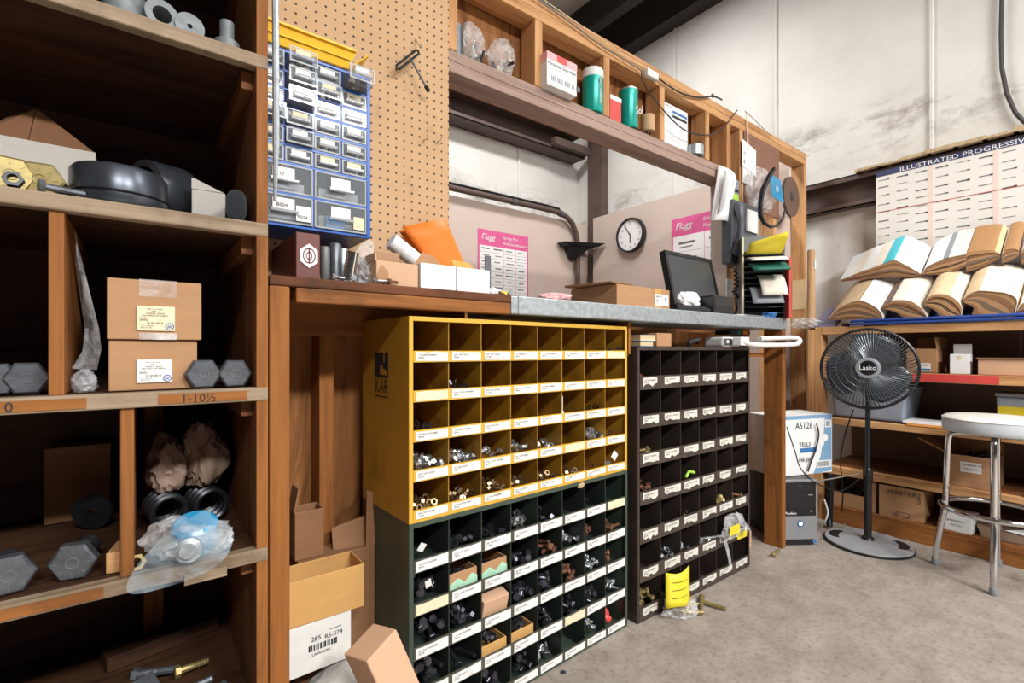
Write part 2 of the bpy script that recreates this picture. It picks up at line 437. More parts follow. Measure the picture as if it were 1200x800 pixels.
def place(me, name, label, cat, M, group=None):
    o = bpy.data.objects.new(name, me); COL.objects.link(o); o.matrix_world = M
    return tag(o, label, cat, group)
def aim(p, d, roll=0):
    """matrix with local +Z along d at p"""
    return Matrix.Translation(p) @ Vector(d).to_track_quat('Z', 'Y').to_matrix().to_4x4() @ Matrix.Rotation(roll, 4, 'Z')
def crumple(name, size, m, parent=None, seed=0, amp=.25, sub=4, pinch=None, loc=None, fine=.12):
    """a crumpled closed lump (bag or wad of paper) of half-axes SIZE, resting on local z=0: broad folds with creased ridges"""
    r = random.Random(seed); bm = bmesh.new(); bmesh.ops.create_icosphere(bm, subdivisions=sub, radius=1)
    from mathutils import noise
    o3 = Vector((r.uniform(0, 50), r.uniform(0, 50), r.uniform(0, 50)))
    for v in bm.verts:
        p = v.co.copy()
        w_ = p + Vector((noise.noise(p * 1.3 + o3), noise.noise(p * 1.3 - o3), noise.noise(p * 1.3 + o3 * 2))) * .5
        ridge = 1 - 2 * abs(noise.noise(w_ * 2.3 + o3)); ridge2 = 1 - 2 * abs(noise.noise(w_ * 4.7 - o3))
        k = 1 + amp * .9 * noise.noise(p * 1.2 + o3) + amp * .45 * (ridge - .6) + amp * fine * 2 * (ridge2 - .6) + amp * fine * noise.noise(p * 9 + o3)
        q = p * k
        if pinch and q.z > 0: q.x *= 1 - pinch * q.z; q.y *= 1 - pinch * q.z
        v.co = Vector((q.x * size[0], q.y * size[1], max(q.z * size[2], -size[2] * .75)))
    mn = min(v.co.z for v in bm.verts)
    for v in bm.verts: v.co.z -= mn
    for f in bm.faces: f.smooth = True
    me = bpy.data.meshes.new(name); bm.to_mesh(me); bm.free(); me.materials.append(MATS[m]); me.set_sharp_from_angle(angle=R(40))
    o = bpy.data.objects.new(name, me); COL.objects.link(o); o.parent = parent
    if loc is not None: o.location = loc
    return o
# ================================================================== THE SETTING
def struct(name, mb, m, label, cat, bevel=0):
    o = mb.build(name, m, None, bevel=bevel); return tag(o, label, cat, kind='structure')
struct('floor', MB().box(-3, 3.9, -4.5, 3.8, -.1, 0), 'concrete', 'stained grey concrete workshop floor', 'floor')
w = MB().box(3.78, 3.9, -4.5, 3.9, 0, 4.3)
wr = struct('wall_right', w, 'insulation', 'white faced insulation wall behind the catalogue shelves', 'wall')
for Y in (-1.01, -.114, .786, 1.686, 2.55):
    MB().tube([(3.773, Y, 0), (3.773, Y, 3.9)], .012, 6).build('seam', 'insulation', wr)
w = MB().box(-2.2, 4.0, 3.77, 3.9, 0, 4.3)
wb = struct('wall_back', w, 'insulation', 'white faced insulation wall behind the framed opening', 'wall')
for X in (1.1, 2.02, 2.95):
    MB().tube([(X, 3.763, 0), (X, 3.763, 4.0)], .012, 6).build('seam', 'insulation', wb)
struct('ceiling', MB().box(-3, 4.0, -4.5, 3.9, 4.2, 4.3), 'insul_roof', 'pale roof insulation between dark purlins', 'ceiling')
for i, (x0, x1, z0) in enumerate(((3.62, 3.78, 3.865), (3.25, 3.36, 3.95), (2.2, 2.32, 4.0), (1.1, 1.22, 4.0))):
    struct('trim_%d' % (i + 1), MB().box(x0, x1, -3.2, 3.77, z0, 4.2), 'steeldark',
           ['dark steel eave beam along the top of the right wall', 'dark roof purlin next to the eave beam', 'dark roof purlin, second from the eave beam', 'dark roof purlin, third from the eave beam'][i], 'roof beam')
def channel_x(name, label, x, depth, y0, y1, z0, z1):
    """C-shaped girt on the right wall, open towards the room"""
    b = MB()
    b.box(x + depth - .012, x + depth, y0, y1, z0, z1); b.box(x, x + depth, y0, y1, z1 - .008, z1); b.box(x, x + depth, y0, y1, z0, z0 + .008)
    b.box(x, x + .008, y0, y1, z1 - .035, z1); b.box(x, x + .008, y0, y1, z0, z0 + .032)
    struct(name, b, 'steelpaint', label, 'wall beam')
channel_x('trim_5', 'brown steel girt along the right wall above the shelves', 3.70, .078, -3.2, 1.9, 1.94, 2.15)
b = MB(); z0, z1 = 3.0, 3.25
b.box(-2.2, 3.68, 3.745, 3.76, z0, z1); b.box(-2.2, 3.68, 3.57, 3.76, z1 - .008, z1); b.box(-2.2, 3.68, 3.57, 3.76, z0, z0 + .008); b.box(-2.2, 3.68, 3.57, 3.578, z1 - .035, z1); b.box(-2.2, 3.68, 3.57, 3.578, z0, z0 + .035)
b.box(3.2, 3.68, 3.50, 3.56, z0 + .02, z0 + .09)
struct('trim_6', b, 'steelpaint', 'brown steel girt high on the back wall seen through the opening', 'wall beam')
b = MB(); b.box(3.69, 3.775, 3.34, 3.36, 0, 3.86); b.box(3.69, 3.775, 3.52, 3.54, 0, 3.86); b.box(3.69, 3.71, 3.36, 3.52, 0, 3.86)
struct('trim_7', b, 'steelpaint', 'brown steel column in the far corner', 'column')
struct('trim_8', MB().box(.2, 3.72, 3.545, 3.566, .4, 2.30), 'tanboard', 'tan wall board on the back wall under the conduit', 'wall board')
struct('trim_9', MB().box(3.655, 3.68, 1.55, 3.43, .4, 2.343), 'tanboard', 'tan wall board holding the round clock', 'wall board')
b = MB()
for i in range(24):
    y0 = 1.15 - i * .12
    b.box(3.665 + rnd.uniform(-.01, .01), 3.72, y0 - .14, y0, 2.152, 2.163 + rnd.uniform(0, .022))
struct('trim_10', b, 'fibre', 'ragged strip of loose fibre lying along the girt top above the chart', 'insulation scrap')

# ================================================================== STUD WALL WITH THE OPENING
YF, YB = 1.40, 1.485
pw = thing('wall_partition', 'open pine stud wall with shelf-like header above the bench opening', 'stud wall', (0, YF, 0), kind='structure')
def board(name, x0, x1, y0, y1, z0, z1, m, parent=pw, bev=.003):
    return MB().box(x0, x1, y0, y1, z0, z1).build(name, m, parent, world=True, bevel=bev)
board('top_plate', -.3, 3.58, YF, YB, 2.290, 2.328, 'pine_x'); board('top_plate', -.3, 3.58, YF, YB, 2.252, 2.2895, 'pine_x')
board('header_plate', .80, 2.553, YF, YB + .01, 1.924, 1.961, 'brownpaint'); board('header_plate', .80, 2.553, YF, YB + .01, 1.9615, 1.998, 'brownpaint')
for x, z0, m in ((.80, 2.0, 'pine_z'), (1.176, 2.0, 'pine_z'), (1.557, 2.0, 'pine_z'), (1.948, 2.0, 'pine_z'), (2.338, 2.0, 'pine_z')):
    board('stud', x, x + .038, YF, YB, z0, 2.252, m)
board('stud', 2.5535, 2.5915, YF, YB + .01, 1.16, 2.252, 'pine_z'); board('stud', 2.69, 2.728, YF, YB, 1.16, 2.252, 'pine_z')
part_label(board('jamb_board', 2.548, 2.553, YF, YB + .01, 1.16, 1.924, 'tanboard', bev=0), 'tan painted jamb board')
board('stud', 3.10, 3.138, YF, YB, .02, 2.252, 'pine_z'); board('stud', 3.542, 3.58, YF, YB, 0, 2.252, 'pine_z')
board('stud', .392, .432, YF + .005, YB, .02, 1.05, 'oldpine_z'); board('stud', .0, .038, YF + .005, YB, .02, 1.05, 'oldpine_z')
board('cross_board', .19, .868, YF + .001, YF + .03, 1.04, 1.134, 'oldpine_x')
board('sheathing', .80, 2.72, YB + .012, YB + .024, 1.93, 2.33, 'plywood', bev=0)
board('sheathing', -.3, 2.75, YB + .012, YB + .024, .01, 1.16, 'plywood', bev=0)
board('sheathing', 3.14, 3.54, YB + .002, YB + .012, .02, 1.9, 'tanboard', bev=0)
board('scrap_block', 1.6, 1.95, 1.42, 1.46, 2.3285, 2.345, 'pine_x')
o = board('perforated_panel', 2.729, 3.16, YF - .006, YF - .0005, 1.82, 2.2515, 'brownpeg', bev=0); part_label(o, 'brown perforated hardboard infill')

peg = MB().box(.188, .80, 0, .006, 0, 1.17).build('pegboard', 'pegboard'); peg.location = (0, YF - .0065, 1.162)
tag(peg, 'tan pegboard fixed to the stud wall behind the blue drawer cabinet', 'pegboard')

# ================================================================== WORKBENCH
BY, BT = 1.11, 1.158
wbn = thing('workbench', 'long workbench with half wooden and half sheet metal top', 'workbench', (1.4, BY, 0))
board('wood_top', .209, .868, BY, YF - .008, 1.136, BT, 'benchtop', wbn)
board('apron', .262, .842, BY + .001, BY + .04, 1.103, 1.1355, 'oldpine_x', wbn)
board('apron', .209, .25, BY + .12, YF - .01, 1.07, 1.1355, 'oldpine_y', wbn)
mt = MB(); mt.box(.869, 2.60, BY - .002, YF - .008, 1.104, BT); mt.box(.842, .8685, BY - .002, BY + .06, 1.104, BT - .001)
o = mt.build('metal_top', 'galv', wbn, world=True, bevel=.004); part_label(o, 'folded galvanised sheet top with rolled edge')
for x, y, m in ((.209, BY, 'oldpine_z'), (2.556, BY + .002, 'oldpine_z')):
    board('leg', x, x + .04, y, y + .092, 0, 1.1355 if x < 1 else 1.1035, m, wbn)
board('leg', 2.556, 2.596, YF - .1, YF - .012, 0, 1.1035, 'oldpine_z', wbn)
b = MB(); b.hexa([(1.412, 1.15, .985), (1.424, 1.15, .985), (1.424, 1.24, .93), (1.412, 1.24, .93)], [(1.412, 1.15, 1.1035), (1.424, 1.15, 1.1035), (1.424, 1.36, 1.1035), (1.412, 1.36, 1.1035)])
b.build('bracket', 'oldpine_z', wbn, world=True)

# ================================================================== LEFT SHELVING
su = thing('shelving_unit', 'dark brown plywood bolt shelving at the left end of the bench', 'shelving', (-.25, 1.0, 0))
SX0, SX1, SY0, SY1 = -.80, .166, 1.0, 1.47
SH = [1.546, 1.235, .930, .632, .33, .03]
board('side_panel', SX1, SX1 + .019, SY0 + .001, SY1, 0, 2.15, 'shelfwood_z', su, .002)
board('side_panel', SX0 - .019, SX0, SY0 + .001, SY1, 0, 2.15, 'shelfwood_z', su, .002)
board('back_panel', SX0, SX1, SY1 - .008, SY1, .02, 2.15, 'darkply', su, 0)
for z in SH:
    board('shelf', SX0, SX1 - .0005, SY0 + .018, SY1 - .009, z - .02, z, 'darkply', su, 0)
    part_label(board('shelf_edge', SX0, SX1 + .0195, SY0 - .006, SY0 + .0175, z - .024, z + .001, 'worn_x', su, .003), 'worn greyish edge strip')
    board('cleat', SX1 - .02, SX1 - .0003, SY0 + .03, SY1 - .02, z - .055, z - .0205, 'shelfwood_y', su, .002)
board('shelf', SX0, SX1, SY0, SY1, 1.86, 1.88, 'darkply', su, 0)
board('side_edging', SX1, SX1 + .0195, SY0 - .004, SY0 + .0005, .02, 2.15, 'oldpine_z', su, .001)
board('divider', -.114, -.096, SY0 + .001, SY1 - .01, .9305, 1.214, 'oldpine_z', su, .002)
board('divider', -.030, -.012, SY0 + .001, SY1 - .01, .6325, .909, 'oldpine_z', su, .002)
board('divider', -.46, -.442, SY0 + .001, SY1 - .01, .9305, 1.214, 'shelfwood_z', su, .002)
o = board('edge_tag', .055, .118, SY0 - .012, SY0 - .0065, .600, .617, 'worn_x', su, .001)
for s, x, z in (('3/4 X 10', -.220, .911), ('1-10½', .05, .911)):
    text(s, .020, 'ink', su, (x + .25, -.0077, z), (1, 0, 0), (0, 0, 1))
for z, x0, x1 in ((.930, -.30, -.07), (.930, .02, .15), (.632, -.4, -.05)):
    k = board('edge_strip', x0, x1, SY0 - .0075, SY0 - .0062, z - .02, z - .004, 'oldpine_x', su, 0)
cbl = MB().tube([(.197, .985, 1.38), (.1965, .985, 1.55), (.1955, .986, 1.7), (.195, .988, 1.9), (.194, .99, 2.14)], .0062, 8)
cbl.tube([(.197, .985, 1.3805), (.1965, .987, 1.34), (.196, .99, 1.28)], [.006, .0045, .003], 8)
tag(recentre(cbl.build('power_cord', 'galv')), 'grey cable hanging down the end of the left shelving', 'cable')

# ================================================================== BOLT BINS
def bolt_bin(name, label, X, Y, Z, rz, W, D, H, cols, rows, m_case, m_rim, m_rail, m_lab, rim, rail_h, cell_m, m_inner=None, top_first=False, feet=0, ragged=False):
    o = thing(name, label, 'parts bin', (X, Y, Z), rz)
    b = MB(); t = .004
    b.box(0, t, .0005, D, 0, H); b.box(W - t, W, .0005, D, 0, H); b.box(t, W - t, .0005, D, H - t, H); b.box(t, W - t, .0005, D, 0, t); b.box(t, W - t, D - t, D, t, H - t)
    b.build('case', m_case, o)
    f = MB()
    for x0, x1, z0, z1 in ((0, rim, 0, H), (W - rim, W, 0, H), (rim, W - rim, H - rim, H), (rim, W - rim, 0, rim * .6)):
        f.box(x0, x1, -.003, .0005, z0, z1)
    f.build('front_rim', m_rim, o, bevel=.001)
    x0, x1, z0, z1 = rim, W - rim, rim * .6, H - rim
    pw_, ph = (x1 - x0) / cols, (z1 - z0) / rows
    cells = {}
    for r in range(rows):
        zb = z1 - (r + 1) * ph
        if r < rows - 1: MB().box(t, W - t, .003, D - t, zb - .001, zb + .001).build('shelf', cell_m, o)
        rl = MB().box(x0, x1, -.004, .001, zb - .004 if r < rows - 1 else z0, zb + rail_h - .004).build('label_rail', m_rail, o)
        for c in range(cols):
            cx = x0 + c * pw_
            w0, w1 = cx + pw_ * (.06 if not ragged else .12), cx + pw_ * (.94 if not ragged else rnd.uniform(.76, .92))
            h0, h1 = zb - .001, zb + rail_h - .007
            if r == rows - 1: h0 = z0 + .003
            if ragged: h0, h1 = h0 + rail_h * .24, h1 - rail_h * .06
            k = MB(); y = -.0052
            if ragged:
                n = 6; pts = [(w0 + (w1 - w0) * i / n, h0 + rnd.uniform(-.002, .008) * (1 if rnd.random() < .8 else -.8)) for i in range(n + 1)] + [(w1, h1), (w0, h1)]
                M = Matrix.Translation((0, y + .001, 0)) @ Matrix.Rotation(PI / 2, 4, 'X'); k.prism(pts, 0, .0012, 0, M)
            else:
                n = 5; a = rnd.uniform(-.0015, .0015)
                pts = [(w0, h0 + a), (w1, h0 - a), (w1, h1 - a)] + [(w1 + (w0 - w1) * i / n, h1 + rnd.uniform(-.0012, .0012)) for i in range(1, n)] + [(w0, h1 + a)]
                M = Matrix.Translation((0, y + .001, 0)) @ Matrix.Rotation(PI / 2, 4, 'X'); k.prism(pts, 0, .0012, 0, M)
            aged = (r, c) in ((0, 7), (1, 0), (3, 5)) and not ragged
            lb = k.build('label', 'labelcream' if aged else m_lab, o)
            if aged: part_label(lb, 'yellowed label')
            hh = h1 - h0
            if not aged: text(LABELTXT[(r * 3 + c) % len(LABELTXT)], .0066 if not ragged else .0085, 'ink', lb, (w0 + pw_ * .05, y - .0004, h1 - hh * .42), (1, 0, 0), (0, 0, 1), 'label_text')
            cells[(r + 1, c + 1)] = (cx, cx + pw_, zb + .001, zb + ph)
    for c in range(1, cols):
        cx = x0 + c * pw_
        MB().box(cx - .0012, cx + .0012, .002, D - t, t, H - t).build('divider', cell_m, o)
    return o, cells, D, rail_h
LABELTXT = ['1/4" SAE WASHERS\n30416', '5/16" HEX NUTS\n30422', '3/8" CAP SCREW\n61208', '1/2" HEX NUTS\n30431', '7/16" LOCK WASHER\n40177', '5/8" CAP SCREW\n61240', '3/8" FLAT WASHER\n30418']
yel = bolt_bin('bolt_bin', 'yellow steel forty compartment bolt bin on the dark green bin', .524, 1.112, .5665, R(2.2), .872, .285, .518, 8, 5, 'yellowpaint', 'yellowrim', 'yellowrim', 'labelwhite', .0115, .029, 'yellowcell_shade')
grn = bolt_bin('bolt_bin', 'dark green steel forty compartment bolt bin standing on the floor', .524, 1.112, .0, R(2.2), .874, .285, .566, 8, 5, 'greenpaint', 'greenpaint', 'greenrail', 'labelwhite', .0125, .032, 'greencell_shade')
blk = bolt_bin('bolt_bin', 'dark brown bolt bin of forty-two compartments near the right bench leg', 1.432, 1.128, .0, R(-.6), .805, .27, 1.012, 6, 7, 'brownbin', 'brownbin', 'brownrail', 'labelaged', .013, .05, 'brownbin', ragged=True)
# maker's mark on the yellow side panel
yb = yel[0]
lg = MB(); lg.box(-.0012, -.0002, .114, .197, .359, .4265)
lgo = lg.build('emblem', 'ink', yb)
lg = MB()
for pts in ([(.120, .366), (.163, .366), (.163, .393), (.146, .393), (.146, .384), (.120, .378)], [(.134, .400), (.141, .400), (.141, .4265), (.134, .4265)]):
    lg.add([(-.0017, y, z) for y, z in pts], [tuple(range(len(pts)))])
lg.build('emblem_mark', 'yellowpaint', lgo)
text('KAR', .054, 'ink', yb, (-.0008, .196, .317), (0, -1, 0), (0, 0, 1), 'lettering', xs=.80)
kb = MB().box(-.0012, -.0002, .114, .196, .306, .309); kb.build('emblem_bar', 'ink', yb)

# ------------------------------------------------------------------ what lies in the compartments
NUT = {'zinc': nut_mesh('hex_nut', 'zinc', .0118, .009), 'bronze': nut_mesh('hex_nut', 'bronze', .0095, .008), 'square': nut_mesh('square_nut', 'zinc', .019, .013, .45, 4),
       'washer': nut_mesh('washer', 'blackox', .013, .002, .5, 12)}
NUT['dark'] = nut_mesh('hex_nut', 'blackox', .0125, .010)
BOLT = {'blackbolt': bolt_mesh('hex_bolt', 'blackox', .0125, .0095, .0068, .046), 'longbolt': bolt_mesh('hex_bolt', 'blackox', .0122, .0095, .0066, .11),
        'zincbolt': bolt_mesh('hex_bolt', 'zinc', .0112, .0085, .006, .040), 'rustbolt': bolt_mesh('hex_bolt', 'rust', .0112, .0085, .006, .050),
        'brassbolt': bolt_mesh('hex_bolt', 'brass', .0125, .010, .007, .060)}
WORDS = {'zinc': ('hex_nut', 'shiny zinc hex nut', 'nut', .0088), 'bronze': ('hex_nut', 'dull bronze hex nut', 'nut', .0075), 'square': ('square_nut', 'large zinc square nut', 'nut', .014),
         'washer': ('washer', 'dark flat washer', 'washer', .008), 'dark': ('hex_nut', 'dark oxide hex nut', 'nut', .0095), 'blackbolt': ('hex_bolt', 'dark hex bolt', 'bolt', .0095), 'longbolt': ('hex_bolt', 'long dark hex bolt', 'bolt', .010),
         'zincbolt': ('hex_bolt', 'zinc hex bolt', 'bolt', .009), 'rustbolt': ('hex_bolt', 'rusty hex bolt', 'bolt', .0085), 'brassbolt': ('hex_bolt', 'brass plated hex bolt', 'bolt', .010)}
def fill(binrec, binname, r, c, kind, n, hmax, slope=.6):
    o, cells, D, rail = binrec
    x0, x1, z0, z1 = cells[(r, c)]
    name, desc, cat, rad = WORDS[kind]
    me = NUT.get(kind) or BOLT[kind]
    bolt = kind in BOLT; half = max(abs(v.co.z) for v in me.vertices)
    lab = '%s in the %s bin, row %s from top, compartment %s from left' % (desc, binname, ORD[r], ORD[c])
    grp = '%s of the %s bin, row %d compartment %d' % (cat + 's', binname, r, c)
    W0 = Matrix.Translation(o.location) @ Matrix.Rotation(o.rotation_euler.z, 4, 'Z')
    placed = []; k = 0; tries = 0
    while k < n and tries < 400:
        tries += 1
        mx = rad + .003
        x = rnd.uniform(x0 + mx, x1 - mx); y = .014 + .085 * rnd.random() ** 1.4 + (.012 if bolt else 0)
        fx = (x - x0) / (x1 - x0); hh = hmax * 1.12 * (1 - slope * fx) * min(1, .66 + y * 5)
        z = z0 + rad + rnd.uniform(.45, 1) * max(hh - rad, .022)
        if any((x - a) ** 2 + (y - b_) ** 2 + (z - c_) ** 2 < (rad * 1.25) ** 2 for a, b_, c_ in placed): continue
        placed.append((x, y, z)); k += 1
        if bolt:
            tilt = rnd.uniform(-.35, .35); yaw = rnd.uniform(-.42, .42) if half > .04 else rnd.uniform(-1.2, 1.2)
            sg = 1 if rnd.random() < .75 else -1
            d = Vector((math.sin(yaw), math.cos(yaw) * 1.0, tilt)) * sg
            dl = d.normalized() * half
            px = min(max(x, x0 + abs(dl.x) + .0125), x1 - abs(dl.x) - .0125) if abs(dl.x) * 2 < (x1 - x0) - .026 else (x0 + x1) / 2
            py = max(y, abs(dl.y) + .016); zc = min(max(z, z0 + abs(dl.z) + .0135), z1 - abs(dl.z) - .0135)
            M = aim((px, py, zc), d, rnd.uniform(0, 3))
        else:
            M = Matrix.Translation((x, y, z)) @ Euler((rnd.uniform(-1.4, 1.4), rnd.uniform(-1.0, 1.0), rnd.uniform(0, 6)), 'XYZ').to_matrix().to_4x4()
        place(me, name, lab, cat, W0 @ M, grp)
Y_ = ((4, 1, 'zinc', 18, .062), (4, 2, 'zinc', 16, .062), (4, 3, 'zinc', 5, .05), (4, 4, 'zinc', 9, .055), (4, 5, 'zinc', 8, .05), (4, 7, 'square', 9, .075), (4, 8, 'bronze', 3, .035),
      (5, 1, 'bronze', 10, .045), (5, 2, 'bronze', 13, .05), (5, 3, 'bronze', 18, .065), (5, 4, 'bronze', 11, .055), (5, 5, 'bronze', 11, .05), (5, 6, 'bronze', 12, .055), (5, 7, 'bronze', 5, .045),
      (2, 2, 'washer', 6, .05), (1, 8, 'washer', 5, .045), (3, 7, 'washer', 4, .042), (3, 1, 'washer', 2, .038), (3, 6, 'zinc', 2, .038))
for r, c, k, n, h in Y_: fill(yel, 'yellow', r, c, k, int(n * 1.45 + .5), h)
G_ = ((1, 2, 'dark', 7, .055), (1, 3, 'dark', 9, .06), (1, 4, 'zinc', 16, .075), (1, 5, 'dark', 3, .05), (1, 7, 'dark', 2, .045),
      (2, 1, 'blackbolt', 12, .075), (2, 4, 'blackbolt', 10, .06), (2, 5, 'rustbolt', 9, .07), (2, 6, 'zincbolt', 9, .065), (2, 7, 'rustbolt', 7, .06), (2, 8, 'rustbolt', 6, .05),
      (3, 1, 'longbolt', 11, .08), (3, 2, 'dark', 20, .085), (3, 4, 'blackbolt', 13, .07), (3, 5, 'blackbolt', 12, .07), (3, 6, 'rustbolt', 11, .07), (3, 7, 'zincbolt', 9, .075), (3, 8, 'rustbolt', 5, .05),
      (4, 1, 'longbolt', 12, .09), (4, 2, 'longbolt', 2, .05), (4, 5, 'blackbolt', 12, .075), (4, 6, 'blackbolt', 10, .07), (4, 7, 'blackbolt', 8, .065), (4, 8, 'zincbolt', 9, .07),
      (5, 1, 'longbolt', 10, .085), (5, 2, 'longbolt', 6, .06), (5, 3, 'longbolt', 8, .07), (5, 4, 'longbolt', 8, .075), (5, 5, 'zincbolt', 10, .07), (5, 7, 'zincbolt', 9, .07))
for r, c, k, n, h in G_: fill(grn, 'green', r, c, k, n, h)
B_ = ((4, 1, 'rustbolt', 9, .095), (3, 1, 'brassbolt', 3, .07), (1, 1, 'rustbolt', 3, .07), (6, 2, 'zinc', 12, .09), (6, 3, 'zinc', 5, .065), (6, 4, 'zincbolt', 5, .08), (5, 5, 'brassbolt', 6, .085), (5, 6, 'rustbolt', 4, .075),
      (5, 4, 'bronze', 3, .065), (3, 5, 'zincbolt', 3, .07), (7, 1, 'brassbolt', 9, .10), (7, 3, 'rustbolt', 3, .08), (5, 3, 'bronze', 3, .06), (2, 2, 'bronze', 2, .06), (7, 4, 'bronze', 3, .06))
for r, c, k, n, h in B_: fill(blk, 'brown', r, c, k, n, h)
def incell(rec, r, c):
    o, cells, D, rail = rec; x0, x1, z0, z1 = cells[(r, c)]
    return o, x0, x1, z0, z1, Matrix.Translation(o.location) @ Matrix.Rotation(o.rotation_euler.z, 4, 'Z')
def cell_carton(rec, bn, r, c, m, h, label, open_top, d=.10, y=.012, band=None, tilt=0):
    o, x0, x1, z0, z1, W0 = incell(rec, r, c)
    w = (x1 - x0) - .016; p = W0 @ Vector((x0 + .008, y, z0 + .0005))
    k = carton('parts_carton', label, 'box', w, d, h, p, o.rotation_euler.z, m, open_top, flaps=(('b', 10, .035),) if open_top else ())
    if tilt: k.rotation_euler = (R(tilt), 0, o.rotation_euler.z)
    if band:
        q = [(0, 0), (w, 0), (w, h * .62), (w * .8, h * .8), (w * .55, h * .5), (w * .3, h * .75), (0, h * .55)]
        MB().prism(q, 0, .001, 0, Matrix.Translation((0, -.0003, 0)) @ Matrix.Rotation(PI / 2, 4, 'X')).build('printed_band', band, k)
    return k
mat('greenprint', 'a9d6b8', .6, var=.15, scale=60)
cell_carton(grn, 'green', 2, 2, 'kraft', .062, 'open carton with pale green print, second compartment of green bin row two', True, band='greenprint')
cell_carton(grn, 'green', 2, 3, 'kraft', .062, 'open carton with pale green print, third compartment of green bin row two', True, band='greenprint')
cell_carton(grn, 'green', 3, 3, 'kraftlight', .068, 'closed tan carton tilted out of green bin row three', False, d=.06, y=.016, tilt=14)
cell_carton(grn, 'green', 4, 3, 'kraftgold', .045, 'shallow orange carton tray of bolts, third compartment of green bin row four', True)
cell_carton(grn, 'green', 4, 4, 'kraftgold', .045, 'shallow orange carton tray of bolts, fourth compartment of green bin row four', True)
for c in (3, 4):
    o, x0, x1, z0, z1, W0 = incell(grn, 4, c)
    for i in range(12):
        p = Vector((rnd.uniform(x0 + .026, x1 - .026), rnd.uniform(.03, .09), z0 + rnd.uniform(.026, .055)))
        place(NUT['dark'], 'hex_nut', 'dark nut inside orange carton tray, %s compartment of green bin row four' % ORD[c], 'nut', W0 @ Matrix.Translation(p) @ Euler((rnd.uniform(-1.5, 1.5), rnd.uniform(-1, 1), 0)).to_matrix().to_4x4(), 'nuts in the orange tray %d' % c)
for c in (2, 3):
    o, x0, x1, z0, z1, W0 = incell(grn, 2, c)
    for i in range(8):
        p = Vector((rnd.uniform(x0 + .026, x1 - .026), rnd.uniform(.03, .09), z0 + rnd.uniform(.03, .052)))
        place(NUT['dark'], 'hex_nut', 'dark nut inside pale green printed carton, %s compartment of green bin row two' % ORD[c], 'nut', W0 @ Matrix.Translation(p) @ Euler((rnd.uniform(-1.5, 1.5), rnd.uniform(-1, 1), 0)).to_matrix().to_4x4(), 'nuts in the green printed carton %d' % c)
def in_bin(o, rec, r, c, dx, y, dz, rz=0):
    b_, x0, x1, z0, z1, W0 = incell(rec, r, c)
    o.location = W0 @ Vector((x0 + dx, y, z0 + dz)); o.rotation_euler = (0, 0, b_.rotation_euler.z + rz)
k = crumple('paper_packet', (.036, .05, .034), 'red', seed=4); in_bin(k, grn, 5, 8, .05, .075, .001); tag(k, 'crumpled red paper packet in the lowest right compartment of green bin', 'packet')
for r, c, dx, dz, ti, lb in ((1, 1, .035, .045, .5, 'small white tag standing in the top left compartment of green bin'), (2, 1, .055, .055, -.3, 'white tag leaning on dark bolts in green bin row two')):
    k = MB().box(-.009, .009, 0, .001, -.010, .012).build('paper_tag', 'labelwhite'); in_bin(k, grn, r, c, dx, .02, dz); k.rotation_euler.y = ti; k.rotation_euler.x = .2; tag(k, lb, 'tag')
k = MB().box(0, .014, 0, .001, 0, .05).build('paper_tag', 'labelwhite'); in_bin(k, yel, 3, 6, .008, .02, .026); tag(k, 'upright printed white strip in the third row of yellow bin', 'tag')
k = MB().box(-.014, .014, 0, .001, -.014, .014).build('paper_tag', 'labelwhite'); in_bin(k, yel, 5, 8, .075, .02, .045); k.rotation_euler.y = .7; tag(k, 'white square tag in the bottom right compartment of yellow bin', 'tag')
k = MB().box(0, .04, 0, .03, 0, .028).build('parts_carton', 'steelgrey', bevel=.002); in_bin(k, yel, 5, 8, .014, .02, .0005); tag(k, 'small dark grey block beside the white tag in yellow bin', 'box')
k = MB().tube([(0, 0, 0), (.03, .005, .018), (.06, 0, .01)], .006, 8).build('rubber_plug', 'limegreen'); in_bin(k, blk, 4, 3, .04, .006, .052); tag(k, 'light green plastic plug on the rail of brown bin', 'plug')
k = MB().prism([(-.012, 0), (.012, -.003), (.022, .006), (.014, .015), (-.008, .012)], 0, .001).build('masking_tape', 'fibre'); k.matrix_world = grn[0].matrix_basis @ Matrix.Translation((.62, -.0045, .548)) @ Matrix.Rotation(PI / 2, 4, 'X'); tag(k, 'torn scrap of tape on the seam between yellow and green bins', 'tape')
